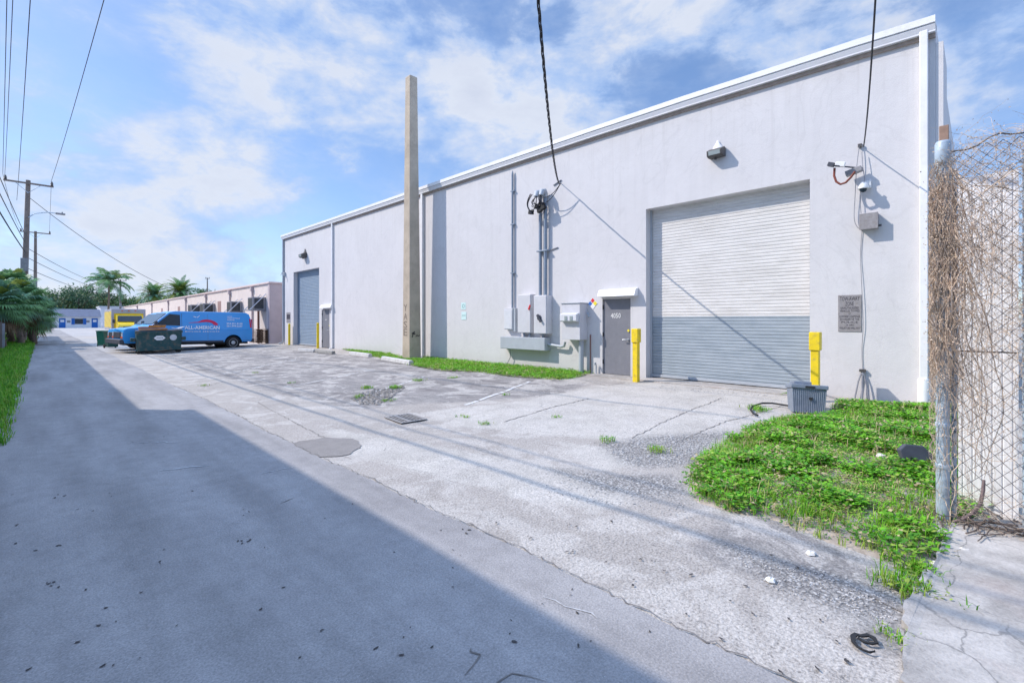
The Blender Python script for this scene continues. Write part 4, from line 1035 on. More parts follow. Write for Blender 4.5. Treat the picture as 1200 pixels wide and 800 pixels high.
g = MB(); g.tube([(.02,-i*.1, .03) for i in range(31)], .004, 5); g.build('bottom_wire', M['bronze'], t)
y_ = W(1110,150)[0]
zz0, zz1 = zcol(168,FX,FY), zcol(148,FX,FY); g = MB(); g.box(FX-.02, FX+.02, FY-.035, FY+.022, zz0-.1, zz1)
props(g.build('timber_offcut', mat('brown_timber', (.33,.22,.17), .85, var=.2, scale=20), bevel=.004), 'short brown timber offcut standing on top of the fence post', 'timber')
# white panels behind the mesh
PX = 5.62
def panel(y0, y1, label, ztp):
    t = thing('fence_panel', label, 'fence panel', (PX, (y0+y1)/2, -.2), 0, 'white ribbed panels behind the mesh')
    zs = zcol(412, PX, 0); z0 = -.2
    for za, zb, dx in ((z0, zs-.006, 0), (zs+.006, ztp, .012)):
        g = MB(); pr = []; n_ = max(3, int((y1-y0)/.058))
        for i in range(n_):
            for u, e in ((0,0),(.42,0),(.5,.010),(.58,.010),(.66,0)): pr.append((y0+(y1-y0)*(i+u)/n_, e))
        pr.append((y1, 0)); k = len(pr)
        g.add([(PX+dx+e,y,za) for y, e in pr]+[(PX+dx+e,y,zb) for y, e in pr]+[(PX+dx+.04,y0,za),(PX+dx+.04,y1,za),(PX+dx+.04,y0,zb),(PX+dx+.04,y1,zb)],
              [(i+1,i,k+i,k+i+1) for i in range(k-1)]+[(2*k,2*k+1,2*k+3,2*k+2),(0,2*k,2*k+2,k),(k-1,2*k-1,2*k+3,2*k+1)])
        g.build('sheet', M['panel'], t, True)
    g = MB(); g.box(PX+.056, PX+.10, y0, y1, zs-.05, zs+.05); g.build('rail', M['oldwood'], t, True)
panel(-.225, .132, 'white ribbed panel directly behind the mesh beside the big post', zcol(205,PX,0))
panel(-1.45, -.25, 'wide white ribbed panel running out of the picture on the right', zcol(196,PX,-.2))
# dead vines
w = MB()
def strand(p, d, n, step, r, droop=.1, jit=.19):
    pts = [Vector(p)]; d = Vector(d).normalized()
    for i in range(n):
        d = (d+Vector((rnd.gauss(0,.16), rnd.gauss(0,jit), rnd.gauss(0,jit)-droop))).normalized()
        q = pts[-1]+d*step
        if abs(q.x) > .09: q.x *= .7
        if q.y > .085: q.y = .085-rnd.random()*.03; d.y = -abs(d.y)
        pts.append(q)
    w.tube(pts, [r*(1-.6*i/n) for i in range(n+1)], 3, cap=False); return pts
def bits(pts, prob):
    for q in pts:
        if rnd.random() < prob:
            a = Vector((rnd.gauss(0,1), rnd.gauss(0,1), rnd.gauss(0,1)))
            leafquad(w, q+Vector((rnd.gauss(0,.015),rnd.gauss(0,.02),rnd.gauss(0,.02))), a, Vector((rnd.gauss(0,1),rnd.gauss(0,1),rnd.gauss(0,1))), rnd.uniform(.007,.02), rnd.uniform(.005,.012))
Ht = ztop-FZ0
for k in range(640):                                   # thick curtain round the post
    u = rnd.random(); z = Ht*(.42+.56*rnd.random()**.8) if u < .9 else Ht*rnd.uniform(.10,.5)
    wid = .05+.05*min(1, (Ht-z)/1.0)
    cl = math.sin(z*5.1)*.03+math.sin(z*13)*.02; y = rnd.gauss(-.02+cl, wid*(.7+.5*abs(math.sin(z*3.3)))); y = max(-.25, min(.085, y)); w.m = 0
    pts = strand((rnd.gauss(-.06,.04), y, z), (rnd.gauss(0,.2), rnd.gauss(0,.55), -1), rnd.randint(8,28), .032, rnd.uniform(.0012,.0030), .16)
    if z > Ht*.2: w.m = 1; bits(pts, .30)
for k in range(760):                                   # strays over the mesh, in patches
    while True:
        y = rnd.uniform(-.60, -.05); z = rnd.uniform(.55, Ht+.08)
        a = math.exp(-((y+.30)**2/.012+(z-2.35)**2/.10))*1.0+math.exp(-((y+.42)**2/.008+(z-1.75)**2/.22))*.95+math.exp(-((y+.10)**2/.006+(z-1.8)**2/.6))*.7+(.8 if z > Ht-.28 else 0)+.10
        if rnd.random() < a: break
    w.m = 0; pts = strand((rnd.gauss(0,.018), y, z), (0, rnd.gauss(0,1), rnd.gauss(-.3,.7)), rnd.randint(8,18), .024, rnd.uniform(.0010,.0022), .07, .26)
    w.m = 1; bits(pts, .34)
for k in range(16):
    w.m = 0; strand((rnd.gauss(-.06,.02), rnd.gauss(-.03,.05), Ht*rnd.uniform(.75,.98)), (0, rnd.gauss(0,.2), -1), 46, .045, rnd.uniform(.004,.007), .12, .11)
for k in range(7):
    w.m = 0; strand((rnd.gauss(-.02,.02), rnd.uniform(-.2,-.05), Ht*rnd.uniform(.55,.95)), (0, -1, rnd.gauss(0,.4)), 16, .04, rnd.uniform(.003,.005), .05, .14)
for k in range(150):
    w.m = 0; strand((rnd.gauss(-.03,.03), rnd.uniform(-.5,-.05), Ht*rnd.uniform(.0,.1)), (rnd.gauss(0,.3), rnd.gauss(0,1), .2), 8, .02, .0012, .05)
o = w.build('dead_vine', [M['vine'], M['vine2']]); o.location = (FX, FY, FZ0); props(o, 'dead brown vine tangled round the post and over the mesh fence', 'vine')
w = MB(); pts = [(0,0,0)]
A = [(1118,611),(1130,607),(1141,600),(1149,590),(1152,575),(1153,562)]
q = []
for px, py in A:
    d = ray(px, py); tt = (FX-.02)/d[0]; q.append((FX-.02, tt*d[1], CZ+tt*d[2]))
w.tube(q, [.010,.013,.014,.013,.012,.009], 8); props(w.build('bent_stem', mat('fuzzy_dead_stem', (.20,.155,.16), .95, var=.3, scale=40, bmp=.5, bscale=120), smooth=60), 'fuzzy grey bent dead stem curling up on the lower mesh', 'stem')

# ---------------------------------------------------------------- vehicles
def side_prism(g, poly, hw0, hw1, z0, z1):             # profile in x,z; half width changes with z
    def hw(z): return hw0+(hw1-hw0)*(z-z0)/(z1-z0)
    g.prism(poly, lambda p: (p[0], -hw(p[1]), p[1]), lambda p: (p[0], hw(p[1]), p[1]))
def wheel(t, x, y, r, wd, sgn):
    g = MB(); g.lathe([(r*.62,-wd/2),(r*.92,-wd/2),(r,-wd/2+.03),(r,wd/2-.03),(r*.92,wd/2),(r*.62,wd/2)], (x,y,r), 'y', 28); o = g.build('wheel', M['tyre'], t, smooth=40)
    g = MB(); s = sgn*wd/2
    g.lathe([(r*.64,s*.8),(r*.64,s*1.01),(r*.56,s*.99),(r*.34,s*.90),(r*.28,s*1.05),(r*.10,s*1.10)] if sgn > 0 else [(r*.64,s*.8),(r*.64,s*1.01),(r*.56,s*.99),(r*.34,s*.90),(r*.28,s*1.05),(r*.10,s*1.10)], (x,y,r), 'y', 24)
    for k in range(8):
        q = 2*math.pi*k/8; g.obox((x+.42*r*math.sin(q), y+s*.86, r+.42*r*math.cos(q)), .05, .02, .05)
    g.build('rim', M['rim'], o, smooth=40)
def arch(cx, r, n=12, z0=.42):                          # points of a wheel arch cut out of the sill, front to back
    a0 = math.asin(max(-1, (z0-.36)/r))
    return [(cx+r*math.cos(q), .36+r*math.sin(q)) for q in [a0+(math.pi-2*a0)*i/n for i in range(n+1)]]
def make_van(loc, rz, label):
    t = thing('parked_van', label, 'van', loc, rz, 'blue vans parked nose out')
    zb = 1.12; RX, FXX = -2.05, 1.89
    lower = [(3.02,zb),(3.07,.95),(3.07,.62),(2.98,.42)]+arch(FXX,.47)+arch(RX,.47)+[(-3.02,.42),(-3.10,.60),(-3.10,zb)]
    g = MB(); side_prism(g, lower, 1.0, 1.0, 0, 1)
    upper = [(3.02,zb),(2.9,1.17),(2.05,1.27),(1.88,1.36),(1.16,2.02),(.92,2.10),(-2.75,2.13),(-2.93,2.05),(-3.03,1.75),(-3.10,zb)]
    side_prism(g, upper, .998, .86, zb, 2.13); g.build('body', M['vanblue'], t, bevel=.02)
    g = MB(); side_prism(g, [(.85,2.105),(-2.72,2.135),(-2.60,2.15),(.80,2.125)], .80, .78, 2.1, 2.15); g.build('roof', M['vanroof'], t)
    def hw(z): return .998+(.86-.998)*(z-zb)/(2.13-zb)
    for s in (1,-1):
        def sp(x, z, e=.006): return (x, s*(hw(z)+e), z)
        g = MB(); g.quad(*[sp(*p) for p in ((1.74,1.37),(.62,1.33),(.62,1.92),(1.10,1.96))]); g.build('side_window', M['glass'], t)
        g = MB()
        g.quad(*[(x, s*1.004, z) for x, z in ((.54,.50),(.555,.50),(.555,1.12),(.54,1.12))]); g.quad(*[sp(x,z,.004) for x, z in ((.54,1.12),(.555,1.12),(.555,2.0),(.54,2.0))])
        g.quad(*[(x, s*1.004, z) for x, z in ((-2.95,.50),(2.9,.50),(2.9,.515),(-2.95,.515))])
        g.build('door_seam', M['bumper'], t)
        g = MB(); g.quad(*[(x, s*1.005, z) for x, z in ((-.72,.52),(-.71,.52),(-.71,1.11),(-.72,1.11))]); g.quad(*[sp(x,z,.004) for x, z in ((-.72,1.12),(-.71,1.12),(-.71,2.0),(-.72,2.0))]); g.build('panel_seam', M['bumper'], t)
        g = MB(); g.obox((.70, s*1.012, 1.06), .20,.03,.06); g.build('door_handle', M['bumper'], t, bevel=.008)
        g = MB(); g.box(-1.5,1.36, min(s*1.002,s*1.02), max(s*1.002,s*1.02), .425,.50); g.build('sill_trim', M['bumper'], t)
        g = MB(); g.obox((1.75, s*1.12, 1.42), .12, .22, .30); g.build('wing_mirror', M['bumper'], t, bevel=.03)
        g = MB(); g.quad(*[sp(x,z,.008) for x, z in ((-3.055,1.25),(-2.97,1.25),(-2.92,1.78),(-2.985,1.78))]); g.obox((-3.075, s*.86, 1.5), .05, .13, .5); g.build('tail_light', M['taillight'], t)
        g = MB(); g.obox((3.03, s*.80, .88), .10, .30, .20); g.build('headlight', M['headlamp'], t, bevel=.02)
        g = MB(); g.obox((3.04, s*.80, .71), .10, .32, .10); g.build('turn_signal', M['amber'], t, bevel=.015)
        for xx in (FXX, RX):
            g = MB(); ar = arch(xx, .47); g.add([(p[0], s*.97, p[1]) for p in ar]+[(p[0], s*.55, p[1]) for p in ar], [(i,i+1,len(ar)+i+1,len(ar)+i) for i in range(len(ar)-1)]); g.build('wheel_well', M['black'], t)
            wheel(t, xx, s*.86, .37, .24, s)
    g = MB(); ws_ = [(1.845,1.40),(1.20,1.99)]; dx, dz = .016, .017
    g.quad(*[(ws_[0][0]+dx, -.90, ws_[0][1]+dz),(ws_[0][0]+dx, .90, ws_[0][1]+dz),(ws_[1][0]+dx, .80, ws_[1][1]+dz),(ws_[1][0]+dx, -.80, ws_[1][1]+dz)]); g.build('windshield', M['glass'], t)
    g = MB(); g.obox((3.10,0,.50), .18, 1.98, .24); g.build('front_bumper', M['bumper'], t, bevel=.04)
    g = MB(); g.obox((3.075,0,.84), .06, 1.26, .30); 
    for k in range(5): g.obox((3.11,0,.73+k*.055), .02, 1.2, .018)
    g.build('grille', M['bumper'], t, bevel=.008)
    g = MB(); g.obox((-3.14,0,.50), .16, 1.96, .20); g.build('rear_bumper', M['bumper'], t, bevel=.03)
    g = MB(); g.box(-2.9,2.8,-.85,.85,.30,.415); g.build('underbody', M['black'], t)
    # livery on the near side (local +y)
    tilt = Vector((0, -(.998-.86)/(2.13-zb), 1)).normalized()
    def at(x, z): return (x, hw(z)+.009, z)
    g = MB()
    BOLD[0] = .016
    put_text(g, 'ALL-AMERICAN', at(.42,1.14), (-1,0,0), tilt, w=1.72, h=.20)
    put_text(g, 'MOVING SERVICES', (.40,1.010,.985), (-1,0,0), (0,0,1), w=1.68, h=.075, spacing=1.4)
    g.build('company_name', M['vanwhite'], t); g = MB()
    for i, (s_, z) in enumerate((('LOCAL', 1.86), ('LONG DISTANCE', 1.76), ('STORAGE', 1.66))): put_text(g, s_, at(-1.72,z), (-1,0,0), tilt, h=.065)
    g.build('lettering', M['vanwhite'], t); g = MB()
    put_text(g, '954.391.8100', at(-1.68,1.43), (-1,0,0), tilt, w=.86, h=.10); put_text(g, '561.994.6227', at(-1.68,1.29), (-1,0,0), tilt, w=.86, h=.10)
    g.build('phone_number', M['vanwhite'], t); BOLD[0] = .004
    g = MB()
    top = [(.22,1.50),(-.02,1.53),(-.25,1.56),(-.42,1.66),(-.62,1.70),(-.85,1.68),(-1.05,1.60),(-1.20,1.48),(-1.24,1.40)]
    bot = [(.20,1.485),(-.02,1.505),(-.25,1.51),(-.42,1.54),(-.62,1.56),(-.80,1.54),(-.94,1.49),(-.98,1.42),(-1.12,1.36)]
    for i in range(len(top)-1): g.quad(*[at(*p) for p in (top[i], bot[i], bot[i+1], top[i+1])])
    g.build('red_swoosh', M['vanred'], t)
    g = MB()
    for pts in (((.02,1.86),(-.10,1.80),(-.16,1.82),(-.06,1.86)), ((-.16,1.80),(-.22,1.80),(-.33,1.90),(-.30,1.90))): g.quad(*[at(*p) for p in pts])
    g.build('bird_mark', M['vanwhite'], t)
    return t
van = make_van((5.80, 31.72, -.125), R(188), 'sky blue van lettered ALL-AMERICAN parked behind the green dumpster')
van.rotation_euler = (0, R(-1.0), R(187))
v2 = copy_thing(van, (5.85, 34.6, -.13), 'second blue van mostly hidden behind the lettered van, its hood showing', R(187))

# yellow truck
t = thing('box_truck', 'yellow cab box truck with grey box facing the camera beyond the vans', 'truck', (6.0, 58, -.15))
g = MB(); g.box(-1.28,1.28,0.3,7.4,.75,2.78); g.build('cargo_box', M['truckbox'], t, bevel=.04)
g = MB(); g.box(-1.10,1.10,.285,.297,.9,2.35); g.box(-1.293,-1.283,.6,7.2,1.0,2.55); g.build('yellow_panel', M['truckyellow'], t)
g = MB()
for k in range(3): g.obox((-.5+.5*k,.28,2.62), .12,.03,.07)
g.build('marker_light', M['amber'], t)
g = MB(); cabp = [(.28,.5),(.28,2.15),(-.35,2.18),(-.85,1.50),(-1.75,1.32),(-1.95,1.15),(-1.98,.5)]
g.prism(cabp, lambda p: (-1.0,p[0],p[1]), lambda p: (1.0,p[0],p[1])); g.build('cab', M['truckyellow'], t, bevel=.06)
g = MB(); g.quad((-.88,-.40,2.10),(-.94,-.86,1.55),(.94,-.86,1.55),(.88,-.40,2.10)); g.v = [(x,y-.02,z+.02) for x,y,z in g.v]; g.build('windshield', M['glass'], t)
g = MB(); g.obox((0,-1.99,.95), 1.3,.06,.34); g.build('grille', M['bumper'], t, bevel=.02)
for s in (-1,1):
    g = MB(); g.obox((s*.80,-1.98,.95), .26,.06,.22); g.build('headlight', M['headlamp'], t, bevel=.02)
    g = MB(); g.obox((s*1.2,-.7,1.6), .2,.08,.34); g.build('wing_mirror', M['bumper'], t, bevel=.02)
    for y in (-1.2, 5.6):
        g = MB(); g.lathe([(.24,-.13),(.38,-.13),(.40,-.10),(.40,.10),(.38,.13),(.24,.13)], (s*.9,y,.40), 'x', 22); o = g.build('wheel', M['tyre'], t, smooth=40)
        g = MB(); g.lathe([(.23,0),(.23,s*.12),(.08,s*.13)], (s*.9,y,.40), 'x', 18); g.build('rim', M['rim'], o, smooth=40)
g = MB(); g.obox((0,-2.05,.55), 2.1,.16,.22); g.build('front_bumper', M['bumper'], t, bevel=.03)
g = MB(); put_text(g, 'MOVERS', (-.35,-.60,1.98), (1,0,0), Vector((0,.46,.55)).normalized(), w=.4, h=.08)

# dumpster
def dumpster():
    t = thing('dumpster', 'dark green steel dumpster with white stickers and lumber on its lid', 'dumpster', (4.22, 29.2, -.155), R(0))
    t.rotation_euler = (0, R(-.8), R(-3))
    g = MB(); h0, h1 = .16, 1.12
    g.prism([(-.88,h0),(.88,h0),(.92,h1),(-.92,h1)], lambda p: (p[0],0,p[1]), lambda p: (p[0],1.0,p[1])); body = g.build('body', M['dumpgreen'], t, bevel=.015)
    g = MB(); g.box(-.96,.96,-.035,-.003,h1-.10,h1); g.box(-.94,.94,-.03,-.003,h0+.0,h0+.09)
    for x in (-.62,.0,.62): g.box(x-.035,x+.035,-.022,-.003,h0+.09,h1-.10)
    g.build('ribs', M['dumpgreen'], body)
    for s in (-1,1):
        g = MB(); g.box(s*1.03-.09,s*1.03+.09,.2,.75,.62,.80); g.build('fork_pocket', M['dumpgreen'], body, bevel=.01)
    for x in (-.84,.80):
        for y in (.10,.88):
            g = MB(); g.lathe([(.075,-.03),(.08,-.02),(.08,.02),(.075,.03)], (x,y,.08), 'y', 14); g.box(x-.03,x+.03,y-.045,y+.045,.10,.17); g.build('caster', M['black'], t)
    g = MB(); g.obox((0,.30,h1+.03), 1.85,.60,.03, Matrix.Rotation(R(4),3,'X')); g.obox((0,.80,h1+.05), 1.85,.40,.03); g.build('lid', M['bumper'], t, bevel=.008)
    g = MB(); hx = [(.24*math.cos(q)*(1 if abs(math.cos(q))<.9 else 1), .13*math.sin(q)) for q in [i*math.pi/3 for i in range(6)]]
    g.quad(*[(a+.0,-.026,.78+b_) for a, b_ in hx]); g.build('hexagon_sticker', M['white'], body)
    g = MB(); put_text(g, 'WASTE', (-.14,-.0285,.745), (1,0,0), (0,0,1), w=.28, h=.07); g.build('sticker_text', M['ink'], body)
    g = MB(); g.quad(*[(.56+.15*math.cos(i*math.pi/10),-.0265,.79+.15*math.sin(i*math.pi/10)) for i in range(20)]); g.build('round_sticker', mat('grey_white_sticker', (.55,.57,.6), .6, var=.1), body)
    return t
dumpster()
t = thing('lumber_pile', 'loose orange lumber stacked on top of the green dumpster', 'lumber', (4.05, 29.35, 1.01))
for k, (dx, dy, dz, L, rz) in enumerate(((-.1,.0,.05,1.1,-2),(-.05,.16,.05,1.15,3),(-.08,.05,.15,1.0,-4),(-.2,.2,.14,.9,6),(.1,.1,.22,.7,-3))):
    g = MB(); g.obox((dx,dy,dz), L,.14,.07, Matrix.Rotation(R(rz),3,'Z')); g.build('plank', M['orangewood'], t, bevel=.006)
g = MB()
for k in range(5): g.obox((4.93+.05*k,29.3+.04*k,1.06+.02*k), .42,.16,.012, Matrix.Rotation(R(20-9*k),3,'Y') @ Matrix.Rotation(R(30*k),3,'Z'))
props(g.build('paper_scraps', M['white']), 'white torn paper scraps on the right end of the dumpster', 'paper')

# wheeled bins
def bin_(px, py, label, m, rz):
    x, y, z = G(px, py); t = thing('wheelie_bin', label, 'bin', (x, y, -.155), rz, 'wheeled refuse bins beside the vans')
    g = MB(); lo, hi = .24, .31; h = .96
    g.add([(-lo,-lo,.06),(lo,-lo,.06),(lo,lo+.02,.06),(-lo,lo+.02,.06),(-hi,-hi,h),(hi,-hi,h),(hi,hi+.06,h),(-hi,hi+.06,h)], [(0,3,2,1),(4,5,6,7),(0,1,5,4),(1,2,6,5),(2,3,7,6),(3,0,4,7)]); g.build('body', m, t, bevel=.03)
    g = MB(); g.box(-.33,.33,-.33,.42,h+.002,h+.05); g.tube([(-.28,.43,h+.03),(.28,.43,h+.03)], .022, 8); g.build('lid', m, t, bevel=.02)
    for s in (-1,1):
        g = MB(); g.lathe([(.10,-.03),(.12,-.02),(.12,.02),(.10,.03)], (s*.27,.30,.12), 'x', 14); g.build('wheel', M['black'], t)
bin_(131,407.5,'dark grey green wheeled bin, the nearer of the pair by the vans', M['bingreen'], R(12)); bin_(120.5,405.5,'bright green wheeled bin, the farther of the pair', M['bingreen2'], R(-8))

# ---------------------------------------------------------------- pink building row
PXF = 11.0; PY0, PY1, PZ = 34.2, 116.0, 4.02
pb = thing('pink_building', 'long low pale pink commercial building beyond the white warehouse', 'building', (PXF, PY0, -.1))
g = MB(); g.box(PXF, PXF+8, PY0+.004, PY1, -.2, PZ); g.build('wall', M['pink'], pb, True)
g = MB(); g.box(PXF+.003, PXF+7.9, PY0-.03, PY0, -.2, PZ-.003); g.build('end_wall', M['pinkend'], pb, True)
g = MB(); g.box(PXF-.10, PXF+8.1, PY0-.08, PY1+.1, PZ+.001, PZ+.13); g.build('coping', mat('pink_coping', (.66,.52,.49), .8, var=.06), pb, True, bevel=.02)
g = MB(); g.box(PXF-.05, PXF-.003, PY0-.03, PY0+.30, -.15, PZ); g.build('corner_trim', M['pinkend'], pb, True)
for y in (37.8, 43.6, 51.5, 60.2, 70, 82, 96):
    g = MB(); g.tube([(PXF-.07,y,0),(PXF-.07,y,PZ-.1)], .06, 8); g.obox((PXF-.10,y,PZ-.2), .2,.24,.3); g.build('downpipe', M['pinkend'], pb, True)
for y, w_, z0, z1 in ((46.5,1.1,2.1,3.2),(56.2,1.1,2.1,3.1),(63.5,1.2,2.0,3.1),(67,1.0,-.1,2.2),(74,1.2,2.1,3.1),(80,1.0,-.1,2.2),(88,1.2,2.1,3.1)):
    g = MB(); g.box(PXF-.012, PXF-.002, y, y+w_, z0, z1); o = g.build('window', mat('dusty_rose_shutter', (.34,.22,.20), .7, var=.1) if 'shut' not in M else M['shut'], pb, True)
    M['shut'] = o.data.materials[0]
    g = MB(); g.box(PXF-.06, PXF-.002, y-.1, y+w_+.1, z0-.12, z0-.01); g.build('sill', M['pink'], o, True)
g = MB(); g.box(PXF-.03,PXF-.002,35.0,36.25,-.1,2.15); g.build('shutter_door', mat('cream_shutter', (.62,.545,.50), .7, var=.06, scale=8), pb, True)
g = MB(); g.box(PXF-.08,PXF-.002,36.42,36.62,-.12,2.3); g.build('door_post', mat('dark_brown_post', (.12,.06,.05), .8), pb, True)
def ac(y, z, label, s=1.0):
    t = thing('air_conditioner', label, 'air conditioner', (PXF, y, z), 0, 'wall air conditioners on the pink building')
    g = MB(); g.box(-.75*s,-.01,-.45*s,.45*s,0,.75*s); o = g.build('case', M['acgrey'], t, bevel=.02)
    g = MB(); g.box(-.75*s-.012,-.75*s-.002,-.38*s,.38*s,.06,.69*s); g.box(-.65*s,-.15*s,-.45*s-.012,-.45*s-.002,.08,.66*s)
    g.build('grille', M['acdark'], o)
    g = MB(); g.box(-.95*s,-.01,-.52*s,.52*s,-.07,-.003); g.build('shelf', M['acgrey'], t)
    for yy in (-.50*s,.50*s):
        g = MB(); g.tube([(-.92*s,yy,-.02),(-.03,yy,.95*s)], .03, 5); g.build('brace', M['trim2'], t)
ac(35.5, 2.25, 'air conditioner on a braced shelf nearest the pink building corner', 1.15); ac(40.9, 2.15, 'second air conditioner from the pink building corner, with long brace', 1.1)
ac(49.0, 2.1, 'third air conditioner from the pink building corner', 1.25); ac(53.9, 2.1, 'fourth air conditioner, farthest along the pink wall', 1.25)
# stacked pallets
t = thing('pallet_stack', 'stack of broken brown pallets leaning at the pink building corner', 'pallets', (10.55, 34.75, -.02), R(8))
for k in range(12):
    g = MB(); dx = rnd.uniform(-.06,.06)
    for j in range(3): g.obox((dx,-.3+.3*j,.078*k+.03), .09,.09,.05)
    for j in range(4): g.obox((dx-.33+.22*j+rnd.uniform(-.02,.02),0,.078*k+.067), .20,.85+rnd.uniform(-.1,.1),.03, Matrix.Rotation(rnd.uniform(-.1,.1),3,'Z'))
    g.build('pallet', M['oldwood'], t)

# ---------------------------------------------------------------- far buildings
fb = thing('far_building', 'low white building with slate blue roof closing the far end of the alley', 'building', (4, 150, -.15))
def fx(px, y=150): return y*math.tan(R(45.1)+math.atan((px-600)/550.))
x0, x1 = -7.0, fx(118)
g = MB(); g.box(x0, x1, 150, 158, -.2, 2.55); g.build('wall', M['farwhite'], fb, True)
g = MB(); g.prism([(149.4,2.45),(158.6,2.45),(154,4.35)], lambda p: (x0-.3,p[0],p[1]), lambda p: (x1+.1,p[0],p[1])); g.build('roof', M['farroof'], fb, True)
for px in (73, 111):
    g = MB(); g.box(fx(px)-.55, fx(px)+.55, 149.95, 149.997, -.1, 2.1); o = g.build('door', M['fardoor'], fb, True)
    g = MB(); g.box(fx(px)-.32, fx(px)+.32, 149.92, 149.947, 1.2, 1.75); g.build('door_window', M['farwhite'], o, True)
xw = fx(92.5); g = MB(); g.box(xw-.7, xw+.7, 149.95, 149.997, .75, 2.0); o = g.build('window', M['glass'], fb, True)
for s in (-1,1):
    g = MB(); g.box(xw+s*1.0-.28, xw+s*1.0+.28, 149.94, 149.996, .65, 2.1); g.build('shutter', M['fardoor'], o, True)
for px in (80.5, 103): 
    g = MB(); g.box(fx(px)-.3, fx(px)+.3, 149.95, 149.997, 1.1, 1.6); g.build('sign_board', M['acgrey'], fb, True)
g = MB(); g.box(fx(63)-.5, fx(63)+.5, 149.4, 149.9, -.15, .5); g.build('planter', M['acgrey'], fb, True)
fb2 = thing('far_building', 'plain white flat roofed block rising right of the slate blue roof', 'building', (14, 160, -.15))
g = MB(); g.box(fx(117.5,160), fx(150,160), 160, 170, -.2, 5.0); g.build('wall', M['farwhite'], fb2, True)
g = MB(); g.box(fx(117.5,160)-.2, fx(150,160)+.2, 159.7, 170.2, 5.001, 5.3); g.build('roof', M['trim2'], fb2, True)
# buildings at the left of the alley, outside the picture, whose shade falls on the alley
for nm, lab, b_ in (('neighbour_building', 'grey rendered building close on the left of the alley, near the camera', (-14,-2.9,-12,15.9,6.50)), ('neighbour_building', 'long grey rendered building on the left of the alley, farther along', (-16,-3.35,16.2,74,6.15))):
    t = thing(nm, lab, 'building', (b_[1], b_[2], -.15))
    g = MB(); g.box(b_[0], b_[1], b_[2], b_[3], -.2, b_[4]); g.build('wall', M['neighbour'], t, True)
    g = MB(); g.box(b_[0]-.1, b_[1]+.05, b_[2]-.05, b_[3]+.05, b_[4]+.001, b_[4]+.12); g.build('coping', M['trim2'], t, True)
    for k in range(3):
        y = b_[2]+3+k*5; g = MB(); g.box(b_[1]+.002, b_[1]+.02, y, y+1.2, 1.0, 2.2); g.build('window', M['glass'], t, True)

# ---------------------------------------------------------------- trees
def crown(w, c, rad, nclump, per, size, mats):
    c = Vector(c)
    for k in range(nclump):
        while True:
            u = Vector((rnd.uniform(-1,1), rnd.uniform(-1,1), rnd.uniform(-1,1)))
            if .25 < u.length < 1: break
        cc = c+Vector((u.x*rad[0], u.y*rad[1], u.z*rad[2])); cr = rad[0]*rnd.uniform(.16,.32); mi = rnd.choice(mats)
        for j in range(per):
            d = Vector((rnd.gauss(0,1), rnd.gauss(0,1), rnd.gauss(0,.8)))
            p = cc+d*cr*.55; w.m = mi if rnd.random() < .75 else rnd.choice(mats)
            leafquad(w, p, Vector((rnd.gauss(0,1), rnd.gauss(0,1), rnd.gauss(-.2,.6))), Vector((rnd.gauss(0,.6), rnd.gauss(0,.6), 1)), size*rnd.uniform(.7,1.4), size*rnd.uniform(.5,.9))
def tree(x, y, h, r, label, mats, n=60, flat=.6):
    t = thing('broadleaf_tree', label, 'tree', (x, y, -.2), 0, 'trees beyond the far building')
    g = MB(); g.tube([(0,0,0),(.1,0,h*.3),(0,.1,h*.5),(.1,.1,h*.75)], [.32,.26,.2,.08], 8)
    for k in range(5):
        a = k*1.26+rnd.random(); g.tube([(0,0,h*.35),(r*.35*math.cos(a),r*.35*math.sin(a),h*.6),(r*.7*math.cos(a),r*.7*math.sin(a),h*.75)], [.15,.1,.03], 6)
    g.build('trunk', M['bark'], t, smooth=60)
    w = MB(); crown(w, (0,0,h*.66), (r, r, h*flat*.55), n, 52, .55, mats); w.build('crown', [M['leafA'],M['leafB'],M['leafC']], t)
def tx(px, y): return y*math.tan(R(45.1)+math.atan((px-600)/550.))
for px, y, h, r, mats, lab in ((58,185,8.5,5,(0,1,2),'olive round tree just right of the left palms, behind the blue roof'), (72,200,11.5,6.5,(0,0,1),'dark broad tree over the left half of the blue roof'), (92,190,12.0,6.5,(0,0,0,1),'tall dark blue green tree over the middle of the blue roof'),
                             (106,205,13.0,6,(0,1,2,2),'spreading yellowish tree behind the coconut palm'), (119,215,9.5,5,(2,1,1),'small olive tree behind the coconut palm trunk'), (136,200,10.5,5,(2,1,0),'olive tree behind the yellow truck'),
                             (152,195,9.5,5,(0,1,1),'dark green tree right of the far pole'), (168,190,8.5,5,(0,1,1),'low dark green tree left of the date palms'), (196,215,11,5.5,(0,1),'dark tree low between the two date palms'), (240,185,12.8,4,(0,1),'bushy dark treetop showing over the pink roof'), (30,190,11,6,(0,0,1),'dark tree behind the left palms')):
    tree(tx(px,y), y, h, r, lab, mats)
